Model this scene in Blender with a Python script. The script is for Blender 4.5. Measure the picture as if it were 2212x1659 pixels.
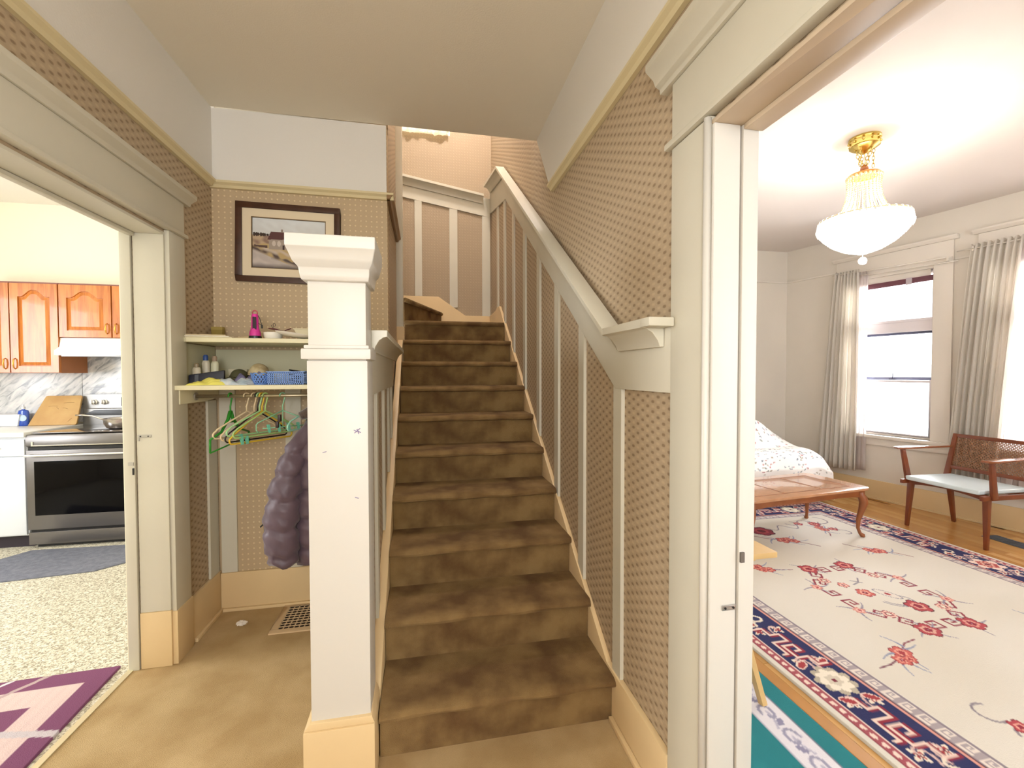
import bpy, bmesh, math, random
import numpy as np
from mathutils import Vector, Matrix
random.seed(7); rng = np.random.default_rng(7)
R = math.radians
S = bpy.context.scene
for o in list(bpy.data.objects): bpy.data.objects.remove(o)

# ------------------------------------------------------------------ camera, world, lights, exposure
cam_d = bpy.data.cameras.new('camera'); cam = bpy.data.objects.new('camera', cam_d)
S.collection.objects.link(cam); S.camera = cam
cam_d.sensor_fit = 'HORIZONTAL'; cam_d.sensor_width = 36.0
cam_d.lens = 36.0 * 950 / 2212; cam_d.clip_start = 0.02
cam.location = (0, 0, 1.38)
YAW, PITCH, ROLL = R(11.41), R(-1.45), R(-0.09)
f = Vector((math.sin(YAW)*math.cos(PITCH), math.cos(YAW)*math.cos(PITCH), math.sin(PITCH)))
r = Vector((math.cos(YAW), -math.sin(YAW), 0)); u = r.cross(f)
r, u = r*math.cos(ROLL)+u*math.sin(ROLL), -r*math.sin(ROLL)+u*math.cos(ROLL)
cam.rotation_euler = Matrix((r, u, -f)).transposed().to_euler()

w = bpy.data.worlds.new('sky'); S.world = w; w.use_nodes = True
wn = w.node_tree; wn.nodes.clear()
bg = wn.nodes.new('ShaderNodeBackground'); wo = wn.nodes.new('ShaderNodeOutputWorld')
bg.inputs[0].default_value = (0.90, 0.95, 1.0, 1); bg.inputs[1].default_value = 3.0
wn.links.new(bg.outputs[0], wo.inputs[0])

def area(name, loc, rot, sx, sy, power, col, spread=None):
    d = bpy.data.lights.new(name, 'AREA'); d.shape = 'RECTANGLE'; d.size = sx; d.size_y = sy
    d.energy = power; d.color = col
    if spread: d.spread = R(spread)
    o = bpy.data.objects.new(name, d); o.location = loc; o.rotation_euler = rot
    S.collection.objects.link(o); return o
def point(name, loc, power, col, rad=0.06):
    d = bpy.data.lights.new(name, 'POINT'); d.energy = power; d.color = col; d.shadow_soft_size = rad
    o = bpy.data.objects.new(name, d); o.location = loc; S.collection.objects.link(o); return o
# daylight at window openings; entry, kitchen and living side openings are unseen, added for light
area('entry_fill', (-0.2, -1.86, 1.65), (R(112), 0, R(180)), 1.5, 1.5, 66, (1.0, 0.98, 0.97))  # added area light behind the camera, tilted up
area('kitchen_window_fill', (-4.75, 2.2, 1.6), (R(90), 0, R(-90)), 1.6, 1.3, 36, (0.93, 0.96, 1.0))
area('daylight_living_far', (5.32, 3.70, 1.55), (R(90), 0, R(90+11.7)), 1.0, 1.8, 80, (0.96, 0.97, 1.0))
area('daylight_living_near', (5.60, 2.40, 1.55), (R(90), 0, R(90+11.7)), 1.0, 1.8, 90, (0.96, 0.97, 1.0))
area('living_side_fill', (3.2, -1.10, 1.6), (R(90), 0, R(180)), 2.0, 1.6, 175, (1.0, 0.98, 0.96))
area('daylight_upstairs', (0.1, 5.02, 4.45), (R(90), 0, 0), 1.0, 0.9, 9, (1.0, 0.93, 0.88))
# lamps; the kitchen and hall ones are unseen
point('unseen_kitchen_lamp', (-3.0, 2.4, 2.70), 14, (1.0, 0.96, 0.91), 0.15)
point('hall_fill', (-0.30, -0.75, 1.62), 26, (1.0, 0.97, 0.94), 0.12)  # added fill behind the camera, no fixture there
point('upstairs_lamp', (0.35, 3.75, 5.0), 50, (1.0, 0.91, 0.88), 0.12)
point('chandelier_bulbs', (2.875, 2.43, 2.44), 24, (1.0, 0.98, 0.96), 0.04)
S.view_settings.view_transform = 'Standard'; S.view_settings.look = 'None'
S.view_settings.exposure = 1.0; S.view_settings.gamma = 1.0
S.view_settings.use_curve_mapping = False

# ------------------------------------------------------------------ helpers
def lin(h):
    h = h.lstrip('#'); v = [int(h[i:i+2], 16)/255 for i in (0, 2, 4)]
    return tuple(((c+0.055)/1.055)**2.4 if c > 0.04045 else c/12.92 for c in v)
MATS = {}
def M(name, col='#ffffff', rough=0.5, metal=0.0, bump=0.0, bscale=200, var=0.0, vscale=6, coat=0.0, col2=None, spec=None, sheen=0):
    if name in MATS: return MATS[name]
    m = bpy.data.materials.new(name); m.use_nodes = True; nt = m.node_tree; p = nt.nodes['Principled BSDF']
    c = lin(col) if isinstance(col, str) else col
    p.inputs['Base Color'].default_value = (*c, 1); p.inputs['Roughness'].default_value = rough
    p.inputs['Metallic'].default_value = metal; p.inputs['Coat Weight'].default_value = coat
    if spec is not None: p.inputs['Specular IOR Level'].default_value = spec
    if sheen: p.inputs['Sheen Weight'].default_value = sheen
    tc = nt.nodes.new('ShaderNodeTexCoord')
    if var or col2:
        n = nt.nodes.new('ShaderNodeTexNoise'); n.inputs['Scale'].default_value = vscale; n.inputs['Detail'].default_value = 6
        nt.links.new(tc.outputs['Object'], n.inputs['Vector'])
        rp = nt.nodes.new('ShaderNodeValToRGB'); rp.color_ramp.elements[0].position = 0.35; rp.color_ramp.elements[1].position = 0.65
        c2 = lin(col2) if col2 else tuple(x*(1-var) for x in c)
        rp.color_ramp.elements[0].color = (*c2, 1); rp.color_ramp.elements[1].color = (*c, 1)
        nt.links.new(n.outputs['Fac'], rp.inputs['Fac']); nt.links.new(rp.outputs['Color'], p.inputs['Base Color'])
    if bump:
        n = nt.nodes.new('ShaderNodeTexNoise'); n.inputs['Scale'].default_value = bscale; n.inputs['Detail'].default_value = 4
        nt.links.new(tc.outputs['Object'], n.inputs['Vector'])
        b = nt.nodes.new('ShaderNodeBump'); b.inputs['Strength'].default_value = bump; b.inputs['Distance'].default_value = 0.005
        nt.links.new(n.outputs['Fac'], b.inputs['Height']); nt.links.new(b.outputs['Normal'], p.inputs['Normal'])
    MATS[name] = m; return m
def Mvc(name, rough=0.9, bump=0.3, bscale=500, coat=0.0):
    if name in MATS: return MATS[name]
    m = M(name, rough=rough, bump=bump, bscale=bscale, coat=coat); nt = m.node_tree
    a = nt.nodes.new('ShaderNodeAttribute'); a.attribute_name = 'Col'
    nt.links.new(a.outputs['Color'], nt.nodes['Principled BSDF'].inputs['Base Color']); return m

def math_node(nt, op, a, b=None, c=None):
    n = nt.nodes.new('ShaderNodeMath'); n.operation = op
    for i, v in enumerate((a, b, c)):
        if v is None: continue
        if isinstance(v, (int, float)): n.inputs[i].default_value = v
        else: nt.links.new(v, n.inputs[i])
    return n.outputs[0]
def wallpaper(name, axis, p=0.030, base='#b39f83', dark='#725a3e', light='#c9b594', amt=1.0, pu=None, grid=False):
    """embossed cane-weave wallpaper: staggered dark pockets between pale raised threads"""
    m = bpy.data.materials.new(name); m.use_nodes = True; nt = m.node_tree; P = nt.nodes['Principled BSDF']
    P.inputs['Roughness'].default_value = 0.6
    g = nt.nodes.new('ShaderNodeNewGeometry'); s = nt.nodes.new('ShaderNodeSeparateXYZ'); nt.links.new(g.outputs['Position'], s.inputs[0])
    U = s.outputs['Y' if axis == 'x' else 'X']; V = s.outputs['Z']
    su = math_node(nt, 'SINE', math_node(nt, 'MULTIPLY', U, 2*math.pi/(pu or p)))
    sv = math_node(nt, 'SINE', math_node(nt, 'MULTIPLY', V, 2*math.pi/p))
    if grid:      # regular grid of raised pale knots
        half_ = lambda q: math_node(nt, 'MAXIMUM', q, 0.0)
        cell = math_node(nt, 'SUBTRACT', 0.25, math_node(nt, 'MULTIPLY', math_node(nt, 'MULTIPLY', half_(su), half_(sv)), 1.55))
    else: cell = math_node(nt, 'MULTIPLY', su, sv)                       # +1 pockets, -1 pockets (staggered)
    dark_m = math_node(nt, 'SMOOTHSTEP' if False else 'MULTIPLY_ADD', cell, 2.4, -0.95)
    dk = math_node(nt, 'MINIMUM', math_node(nt, 'MAXIMUM', dark_m, 0.0), 1.0)
    lt = math_node(nt, 'MINIMUM', math_node(nt, 'MAXIMUM', math_node(nt, 'MULTIPLY_ADD', cell, -1.6, -0.55), 0.0), 1.0)
    mx = nt.nodes.new('ShaderNodeMix'); mx.data_type = 'RGBA'
    mx.inputs[6].default_value = (*lin(base), 1); mx.inputs[7].default_value = (*lin(dark), 1)
    nt.links.new(math_node(nt, 'MULTIPLY', dk, 0.8*amt), mx.inputs[0])
    m2 = nt.nodes.new('ShaderNodeMix'); m2.data_type = 'RGBA'; nt.links.new(mx.outputs[2], m2.inputs[6])
    m2.inputs[7].default_value = (*lin(light), 1); nt.links.new(math_node(nt, 'MULTIPLY', lt, 0.75*amt), m2.inputs[0])
    nt.links.new(m2.outputs[2], P.inputs['Base Color'])
    nz = nt.nodes.new('ShaderNodeTexNoise'); nz.inputs['Scale'].default_value = 160; nt.links.new(g.outputs['Position'], nz.inputs['Vector'])
    h = math_node(nt, 'ADD', math_node(nt, 'MULTIPLY', cell, -0.5), math_node(nt, 'MULTIPLY', nz.outputs['Fac'], 0.5))
    b = nt.nodes.new('ShaderNodeBump'); b.inputs['Strength'].default_value = 0.45; b.inputs['Distance'].default_value = 0.003
    nt.links.new(h, b.inputs['Height']); nt.links.new(b.outputs['Normal'], P.inputs['Normal'])
    return m

class B:
    def __init__(s): s.v = []; s.f = []
    def add(s, vs, fs):
        o = len(s.v); s.v += [tuple(v) for v in vs]; s.f += [tuple(i+o for i in q) for q in fs]; return s
    def box(s, x0, x1, y0, y1, z0, z1):
        if x0 > x1: x0, x1 = x1, x0
        if y0 > y1: y0, y1 = y1, y0
        if z0 > z1: z0, z1 = z1, z0
        return s.add([(x0,y0,z0),(x1,y0,z0),(x1,y1,z0),(x0,y1,z0),(x0,y0,z1),(x1,y0,z1),(x1,y1,z1),(x0,y1,z1)],
              [(0,3,2,1),(4,5,6,7),(0,1,5,4),(1,2,6,5),(2,3,7,6),(3,0,4,7)])
    def hexa(s, p):  # 8 points bottom ring then top ring
        return s.add(p, [(0,3,2,1),(4,5,6,7),(0,1,5,4),(1,2,6,5),(2,3,7,6),(3,0,4,7)])
    def prism(s, poly, axis, a, b):
        """poly: 2-D points in the plane normal to axis ('x': (y,z), 'y': (x,z), 'z': (x,y))"""
        def P(p, t): return (t, p[0], p[1]) if axis == 'x' else (p[0], t, p[1]) if axis == 'y' else (p[0], p[1], t)
        n = len(poly); vs = [P(p, a) for p in poly]+[P(p, b) for p in poly]
        return s.add(vs, [tuple(range(n)), tuple(range(2*n-1, n-1, -1))]+[(i, (i+1) % n, (i+1) % n+n, i+n) for i in range(n)])
    def beam(s, p, q, w, h, up=(0, 0, 1), w2=None, h2=None):
        p, q = Vector(p), Vector(q); d = (q-p).normalized(); x = d.cross(Vector(up)).normalized(); z = x.cross(d)
        w2 = w2 or w; h2 = h2 or h
        ring = lambda c, a, b: [c-x*a/2-z*b/2, c+x*a/2-z*b/2, c+x*a/2+z*b/2, c-x*a/2+z*b/2]
        return s.hexa(ring(p, w, h)+ring(q, w2, h2))
    def tube(s, pts, rad, n=8, caps=True, closed=False):
        pts = [Vector(p) for p in pts]; k = len(pts); rs = rad if isinstance(rad, (list, tuple)) else [rad]*k
        vs = []; prev = None
        for i, p in enumerate(pts):
            if closed: d = pts[(i+1) % k]-pts[i-1]
            else: d = pts[min(i+1, k-1)]-pts[max(i-1, 0)]
            d.normalize()
            if prev is None:
                a = Vector((0, 0, 1)) if abs(d.z) < 0.9 else Vector((1, 0, 0)); x = d.cross(a).normalized()
            else:
                x = (prev-d*prev.dot(d)); x = x.normalized() if x.length > 1e-6 else d.orthogonal().normalized()
            prev = x; y = d.cross(x)
            for j in range(n):
                t = 2*math.pi*j/n; vs.append(p+(x*math.cos(t)+y*math.sin(t))*rs[i])
        fs = []
        for i in range(k if closed else k-1):
            a = i*n; b = ((i+1) % k)*n
            for j in range(n): fs.append((a+j, a+(j+1) % n, b+(j+1) % n, b+j))
        if caps and not closed: fs += [tuple(range(n-1, -1, -1)), tuple((k-1)*n+j for j in range(n))]
        return s.add(vs, fs)
    def lathe(s, prof, c=(0, 0, 0), n=24, sx=1, sy=1, cap=True):
        vs = []; k = len(prof)
        for (rr, z) in prof:
            for j in range(n):
                t = 2*math.pi*j/n; vs.append((c[0]+rr*sx*math.cos(t), c[1]+rr*sy*math.sin(t), c[2]+z))
        fs = [(i*n+j, i*n+(j+1) % n, (i+1)*n+(j+1) % n, (i+1)*n+j) for i in range(k-1) for j in range(n)]
        if cap: fs += [tuple(range(n-1, -1, -1)), tuple((k-1)*n+j for j in range(n))]
        return s.add(vs, fs)
    def ball(s, c, rr, n=8, m=5, sz=1.0):
        prof = [(max(1e-4, rr*math.sin(math.pi*i/m)), -rr*sz*math.cos(math.pi*i/m)) for i in range(m+1)]
        return s.lathe(prof, c, n)
    def build(s, name, mat, parent=None, smooth=False, bevel=0.0, sub=0, solid=0.0, loc=None, rot=None, kind=None, label=None, seg=2):
        me = bpy.data.meshes.new(name); me.from_pydata(s.v, [], s.f); me.validate()
        bm = bmesh.new(); bm.from_mesh(me)
        if bevel: bmesh.ops.remove_doubles(bm, verts=bm.verts, dist=1e-6)
        bmesh.ops.recalc_face_normals(bm, faces=bm.faces)
        if bevel:
            bmesh.ops.bevel(bm, geom=[e for e in bm.edges if e.is_manifold and e.calc_face_angle(0) > 0.5], offset=bevel, segments=seg, affect='EDGES', profile=0.6, clamp_overlap=True)
        bm.to_mesh(me); bm.free()
        if smooth or bevel:
            for q in me.polygons: q.use_smooth = True
            if not smooth or smooth == 'auto':
                try: me.set_sharp_from_angle(angle=R(35))
                except Exception: pass
        if mat: me.materials.append(mat)
        o = bpy.data.objects.new(name, me); S.collection.objects.link(o)
        if solid: md = o.modifiers.new('solid', 'SOLIDIFY'); md.thickness = solid; md.offset = 0
        if sub: md = o.modifiers.new('sub', 'SUBSURF'); md.levels = sub; md.render_levels = sub
        if parent is not None: o.parent = parent; o.matrix_parent_inverse = Matrix.Identity(4)
        if loc: o.location = loc
        if rot: o.rotation_euler = rot
        if kind: o['kind'] = kind
        if label: o['label'] = label
        return o
def box(*a): return B().box(*a)
def tag(o, label=None, cat=None, group=None, kind=None):
    if label: o['label'] = label
    if cat: o['category'] = cat
    if group: o['group'] = group
    if kind: o['kind'] = kind
    return o
def thing(name, label, cat, loc=(0, 0, 0), rz=0, group=None):
    o = bpy.data.objects.new(name, None); S.collection.objects.link(o); o.empty_display_size = 0.1
    o.location = loc; o.rotation_euler = (0, 0, rz); return tag(o, label, cat, group)
def st(o, label=None, cat=None): return tag(o, label, cat, kind='structure')
def sroot(name, label, cat='trim', loc=(0, 0, 0)):
    o = thing(name, label, cat, loc); o['kind'] = 'structure'; return o
def dup(root, loc, rz=None, label=None, group=None):
    c = root.copy(); S.collection.objects.link(c); c.location = loc
    if rz is not None: c.rotation_euler = (0, 0, rz)
    if label: c['label'] = label
    if group: c['group'] = group
    for ch in root.children:
        d = ch.copy(); S.collection.objects.link(d); d.parent = c
        for g in ch.children:
            e = g.copy(); S.collection.objects.link(e); e.parent = d
    return c
def piece(me, name, parent, loc, rot=None, scale=None):
    o = bpy.data.objects.new(name, me); S.collection.objects.link(o); o.parent = parent; o.location = loc
    if rot: o.rotation_euler = rot
    if scale: o.scale = scale
    return o

# ---- painted surfaces: a fine grid with colour per vertex
class Paint:
    def __init__(s, W, H, step, base):
        s.W, s.H = W, H; s.nx = int(W/step)+1; s.ny = int(H/step)+1
        s.x, s.y = np.meshgrid(np.linspace(0, W, s.nx), np.linspace(0, H, s.ny)); s.c = np.zeros((s.ny, s.nx, 3)); s.c[:] = lin(base)
    def _w(s, x0, x1, y0, y1):
        i0 = max(0, int(x0/s.W*(s.nx-1))-1); i1 = min(s.nx, int(x1/s.W*(s.nx-1))+2)
        j0 = max(0, int(y0/s.H*(s.ny-1))-1); j1 = min(s.ny, int(y1/s.H*(s.ny-1))+2)
        return slice(j0, max(j0, j1)), slice(i0, max(i0, i1))
    def mask(s, m, col, a=1.0): m = np.asarray(m, float)[..., None]*a; s.c = s.c*(1-m)+np.array(lin(col))*m
    def stroke(s, pts, wd, col, closed=False, taper=False):
        pts = list(pts)+([pts[0]] if closed else []); n = len(pts)-1
        for k in range(n):
            (ax, ay), (bx, by) = pts[k], pts[k+1]; ww = wd*(1-0.75*k/n) if taper else wd
            sl = s._w(min(ax, bx)-ww, max(ax, bx)+ww, min(ay, by)-ww, max(ay, by)+ww)
            X, Y = s.x[sl], s.y[sl]
            if X.size == 0: continue
            L = (bx-ax)**2+(by-ay)**2+1e-12; t = np.clip(((X-ax)*(bx-ax)+(Y-ay)*(by-ay))/L, 0, 1)
            d = np.hypot(X-ax-t*(bx-ax), Y-ay-t*(by-ay)); mk = np.clip((ww/2-d)/0.003+0.5, 0, 1)[..., None]
            s.c[sl] = s.c[sl]*(1-mk)+np.array(lin(col))*mk
    def ell(s, cx, cy, a, b, rot, col):
        m = max(a, b); sl = s._w(cx-m, cx+m, cy-m, cy+m); X, Y = s.x[sl]-cx, s.y[sl]-cy
        if X.size == 0: return
        c, q = math.cos(rot), math.sin(rot); d = ((X*c+Y*q)/a)**2+((-X*q+Y*c)/b)**2
        mk = (d < 1)[..., None]; s.c[sl] = np.where(mk, np.array(lin(col)), s.c[sl])
    def flower(s, cx, cy, rr, n, rot, cols, sq=0.45):
        for ri, col in zip((1.12, 1.0, 0.62, 0.38), cols):
            for k in range(n):
                a = rot+2*math.pi*k/n; e = rr*ri
                s.ell(cx+math.cos(a)*e*0.55, cy+math.sin(a)*e*0.55, e*0.5, e*sq, a, col)
    def leaf(s, x, y, L, ang, col, wd=0.012):
        pts = [(x+math.cos(ang+0.35*t)*L*t, y+math.sin(ang+0.35*t)*L*t) for t in (0, .25, .5, .75, 1)]
        s.stroke(pts, wd, col, taper=True)
    def poly(s, pts, col):
        P = np.array(pts); sl = s._w(P[:, 0].min(), P[:, 0].max(), P[:, 1].min(), P[:, 1].max()); X, Y = s.x[sl], s.y[sl]
        ins = np.zeros(X.shape, bool)
        for i in range(len(pts)):
            (x0, y0), (x1, y1) = pts[i], pts[i-1]
            if y0 == y1: continue
            ins ^= ((y0 > Y) != (y1 > Y)) & (X < (x1-x0)*(Y-y0)/(y1-y0)+x0)
        s.c[sl] = np.where(ins[..., None], np.array(lin(col)), s.c[sl])
    def build(s, name, mat, thick, parent=None, Z=None, map3=None):
        nx, ny = s.nx, s.ny; z = np.full(s.x.shape, thick) if Z is None else Z
        top = np.stack([s.x, s.y, z], -1).reshape(-1, 3)
        idx = np.arange(nx*ny).reshape(ny, nx)
        q = np.stack([idx[:-1, :-1], idx[:-1, 1:], idx[1:, 1:], idx[1:, :-1]], -1).reshape(-1, 4)
        ring = np.concatenate([idx[0, :], idx[1:, -1], idx[-1, -2::-1], idx[-2:0:-1, 0]])
        low = top[ring].copy(); low[:, 2] = 0; nr = len(ring); base = nx*ny; k = np.arange(nr); k2 = (k+1) % nr
        side = np.stack([ring[k], base+k, base+k2, ring[k2]], -1)
        V = np.concatenate([top, low]); F = np.concatenate([q, side])
        if map3 is not None: V = map3(V)
        me = bpy.data.meshes.new(name); me.vertices.add(len(V)); me.vertices.foreach_set('co', V.astype(np.float32).ravel())
        me.loops.add(F.size); me.loops.foreach_set('vertex_index', F.astype(np.int32).ravel())
        me.polygons.add(len(F)); me.polygons.foreach_set('loop_start', np.arange(0, F.size, 4, dtype=np.int32))
        me.update(calc_edges=True)
        cols = np.concatenate([s.c.reshape(-1, 3), s.c.reshape(-1, 3)[ring]]); cols = np.concatenate([cols, np.ones((len(cols), 1))], 1)
        at = me.color_attributes.new('Col', 'FLOAT_COLOR', 'POINT'); at.data.foreach_set('color', cols.astype(np.float32).ravel())
        me.materials.append(mat); o = bpy.data.objects.new(name, me); S.collection.objects.link(o)
        if parent is not None: o.parent = parent
        return o

# ------------------------------------------------------------------ materials
white = M('painted_trim', '#d2cdbb', 0.42, bump=0.05, bscale=60, var=0.05, vscale=3)
whiteb = M('painted_newel', '#d3cfc6', 0.4, bump=0.04, bscale=60)
whitel = M('living_trim', '#dfd8cd', 0.45, bump=0.03)
plaster = M('hall_plaster', '#e4e0d8', 0.85, bump=0.12, bscale=120)
ceilm = M('hall_ceiling_paint', '#e2d9c6', 0.9, bump=0.15, bscale=150)
tan = M('peach_baseboard', '#e0c596', 0.45, bump=0.04, bscale=50, var=0.04, vscale=4)
lplaster = M('living_plaster', '#dcd5c9', 0.85, bump=0.05, bscale=60, var=0.05, vscale=1.5)
lceil = M('living_ceiling', '#dad2cb', 0.9, bump=0.05, bscale=50)
kplaster = M('kitchen_plaster', '#f3ecd6', 0.8, bump=0.04)
wpx = wallpaper('wallpaper_side', 'x', p=0.034, pu=0.068, amt=0.78); wpy = wallpaper('wallpaper_back', 'y', p=0.031, base='#bda786', dark='#a98c69', light='#e2cfa6', grid=True)
wpu = wallpaper('wallpaper_upper', 'y', p=0.030, base='#a8957a', dark='#8c765a', light='#bea98b', amt=0.8, grid=True)
carpet = M('olive_carpet', '#cdb080', 0.97, bump=0.9, bscale=420, vscale=5, col2='#b99a69', sheen=0.0)
carpet2 = M('stair_carpet', '#977a4c', 0.97, bump=0.9, bscale=380, vscale=6, col2='#684b29', sheen=0.0)
chrome = M('brushed_steel', '#b9b6b4', 0.32, metal=0.9, bump=0.02, bscale=300)
steel2 = M('bright_steel', '#e8e8ea', 0.2, metal=1.0)
black = M('black_plastic', '#141216', 0.35)
brass = M('polished_brass', '#d9c274', 0.25, metal=1.0)

# ------------------------------------------------------------------ shell
HC = 2.88; XL, XR = -1.175, 0.75; YB = 2.817; YW = 4.866; LC = 2.93
def walls(name, mat, boxes, label):
    b = B()
    for q in boxes: b.box(*q)
    return st(b.build(name, mat), label, 'wall')
# floors
st(box(-1.34, 0.864, -1.9, 2.83, -0.1, 0).build('floor', carpet), 'worn olive-tan wall-to-wall carpet of the hall', 'floor')
def vinyl():
    m = M('speckled_vinyl', '#d8cfae', 0.45); nt = m.node_tree; P = nt.nodes['Principled BSDF']
    tc = nt.nodes.new('ShaderNodeTexCoord'); n = nt.nodes.new('ShaderNodeTexNoise'); n.inputs['Scale'].default_value = 75; n.inputs['Detail'].default_value = 3; n.inputs['Distortion'].default_value = 1.2
    nt.links.new(tc.outputs['Object'], n.inputs['Vector']); rp = nt.nodes.new('ShaderNodeValToRGB')
    e = rp.color_ramp.elements; e[0].position = 0.40; e[0].color = (*lin('#98907c'), 1); e[1].position = 0.50; e[1].color = (*lin('#d3ccb6'), 1)
    x = e.new(0.62); x.color = (*lin('#ece7d9'), 1)
    nt.links.new(n.outputs['Fac'], rp.inputs['Fac']); nt.links.new(rp.outputs['Color'], P.inputs['Base Color']); return m
st(box(-4.7, -1.342, 0, 4.78, -0.1, 0).build('floor_kitchen', vinyl()), 'cream and grey speckled sheet vinyl of the kitchen', 'floor')
st(box(-1.352, -1.326, 0.9, 2.33, 0.0005, 0.005).build('trim_threshold', M('pale_metal_strip', '#e6dcb8', 0.35, metal=0.5)), 'pale metal strip between hall carpet and kitchen vinyl', 'threshold')
# hall left wall: opening Y 0.9..2.333, z<2.034
walls('wall_left', wpx, [(-1.34, XL, 2.333, YB, 0, HC), (-1.34, XL, -1.9, 0.9, 0, HC), (-1.34, XL, 0.9, 2.333, 2.034, HC)], 'left hall wall in tan woven-look wallpaper around the kitchen opening')
walls('wall_alcove', wpy, [(-1.34, -0.21, YB, YB+0.12, 0, HC)], 'back wall of the coat alcove in woven-look wallpaper')
walls('wall_right', wpx, [(XR, 0.864, 1.03, YW+0.15, 0, 5.2), (XR, 0.864, -1.9, -0.6, 0, HC), (XR, 0.864, -0.6, 1.03, 2.034, HC)], 'long right wall of hall and stairwell in woven-look wallpaper')
walls('wall_stairwell_back', wpu, [(-1.204, -0.6, YW, YW+0.15, 1.5, 5.2), (-0.6, 0.30, YW, YW+0.15, 1.5, 3.945), (-0.6, 0.30, YW, YW+0.15, 4.98, 5.2), (0.30, XR, YW, YW+0.15, 1.5, 5.2)], 'papered wall behind the winder steps at the top of the stairs')
walls('wall_stair_left', wpx, [(-0.33, -0.21, YB+0.121, 3.80, 0, 5.19)], 'narrow papered wall on the left of the upper stairs')
walls('wall_upstairs', plaster, [(-1.32, -1.205, YB+0.121, YW+0.15, 0, 5.2), (-1.205, XR, 2.70, 2.80, HC+0.261, 5.2)], 'plain walls closing the upper stairwell')
walls('wall_front', plaster, [(-1.34, -1.0, -2.0, -1.8, 0, HC), (0.6, 0.864, -2.0, -1.8, 0, HC), (-1.0, 0.6, -2.0, -1.8, 0, 0.85), (-1.0, 0.6, -2.0, -1.8, 2.45, HC)], 'front hall wall with an added, unseen window opening for light')
st(box(-1.34, 0.864, -1.9, 2.795, HC, HC+0.26).build('ceiling', ceilm), 'beige-grey hall ceiling ending at the stairwell', 'ceiling')
st(box(-1.204, -0.335, 2.945, 3.80, HC, HC+0.26).build('ceiling_alcove', ceilm), 'floor slab behind the alcove', 'ceiling')
st(box(-1.33, 0.9, 2.7, 5.02, 5.2, 5.3).build('ceiling_upstairs', plaster), 'ceiling over the stairwell', 'ceiling')
# plain painted frieze above the picture rails
fr = B().prism([(-1.8, 2.45), (2.485, 2.45), (2.79, HC), (-1.8, HC)], 'x', 0.728, XR-0.001)
st(fr.build('wall_frieze_right', plaster), 'plain painted frieze above the right picture rail, cut on a slant', 'frieze')
st(box(XL+0.001, -0.212, YB-0.014, YB-0.001, 2.45, HC).build('wall_frieze_alcove', plaster), 'plain painted frieze above the picture', 'frieze')
st(box(XL+0.001, XL+0.012, -1.8, YB-0.015, 2.45, HC).build('wall_frieze_left', plaster), 'plain painted frieze above the left picture rail', 'frieze')
def railprof(z): return [(0.0, z-0.022), (0.018, z-0.022), (0.026, z-0.008), (0.040, z+0.002), (0.040, z+0.014), (0.0, z+0.02)]
pr = M('picture_rail_paint', '#d8c99f', 0.4)
st(B().prism([(XR-0.001-a, z) for a, z in railprof(2.455)], 'y', -1.8, 2.485).build('trim_picture_rail_right', pr), 'cream picture rail on the right wall, ending at the stair opening', 'picture rail')
st(B().prism([(XL+a+0.0005, z) for a, z in railprof(2.455)], 'y', -1.8, YB-0.041).build('trim_picture_rail_left', pr), 'cream picture rail over the kitchen opening', 'picture rail')
st(B().prism([(YB-a-0.0005, z) for a, z in railprof(2.455)], 'x', XL, -0.17).build('trim_picture_rail_alcove', pr), 'cream picture rail above the framed picture', 'picture rail')
st(B().prism([(-0.21+a+0.0005, z) for a, z in railprof(2.455)], 'y', YB-0.04, 3.68).build('trim_picture_rail_stairs', M('brown_rail', '#8a6b45', 0.4)), 'short darker picture rail running back along the stair wall', 'picture rail')  # same rail profile in a darker brown
# post at the end of the stair wall
pb = B().box(-0.225, -0.158, 3.72, 3.82, 1.42, 4.4)
post = st(pb.build('trim_stair_post', white, bevel=0.003), 'cream corner post where the steps turn left', 'post')
box(-0.227, -0.150, 3.712, 3.822, 1.42, 1.76).build('post_base', tan, post, bevel=0.003)

# ------------------------------------------------------------------ kitchen opening trim (left)
def bead(b, x0, x1, y0, y1, z): b.box(x0, x1, y0, y1, z, z+0.018)
lc = sroot('door_1', 'cream painted casing around the wide kitchen opening', 'door casing')
cb = B().box(XL, XL+0.022, 2.333, 2.470, 0.25, 2.045)
cb.build('side_casing', white, lc, bevel=0.003)
box(XL, XL+0.027, 2.330, 2.474, 0, 0.255).build('plinth', tan, lc, bevel=0.003)
box(XL+0.0, XL+0.022, 0.75, 2.470, 2.065, 2.215).build('head_casing', white, lc, bevel=0.003)
box(XL+0.0, XL+0.036, 0.72, 2.482, 2.045, 2.064).build('head_bead', white, lc, bevel=0.006)
B().prism([(XL, 2.216), (XL+0.03, 2.216), (XL+0.035, 2.232), (XL+0.062, 2.25), (XL+0.062, 2.27), (XL, 2.27)], 'y', 0.65, 2.515).build('head_cap', white, lc, bevel=0.002)
jb = B().box(-1.296, XL+0.004, 2.321, 2.3325, 0.265, 2.022).box(-1.345, -1.302, 2.313, 2.3325, 0, 2.022)
jb.build('jamb_lining', white, lc, bevel=0.003)
box(-1.298, XL+0.006, 2.3185, 2.3325, 0, 0.264).build('jamb_foot', tan, lc, bevel=0.003)
box(-1.345, XL+0.004, 0.9, 2.333, 2.022, 2.0335).build('head_lining', white, lc)
box(-1.31, -1.285, 0.9, 2.318, 2.006, 2.021).build('head_stop', white, lc, bevel=0.003)
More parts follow.
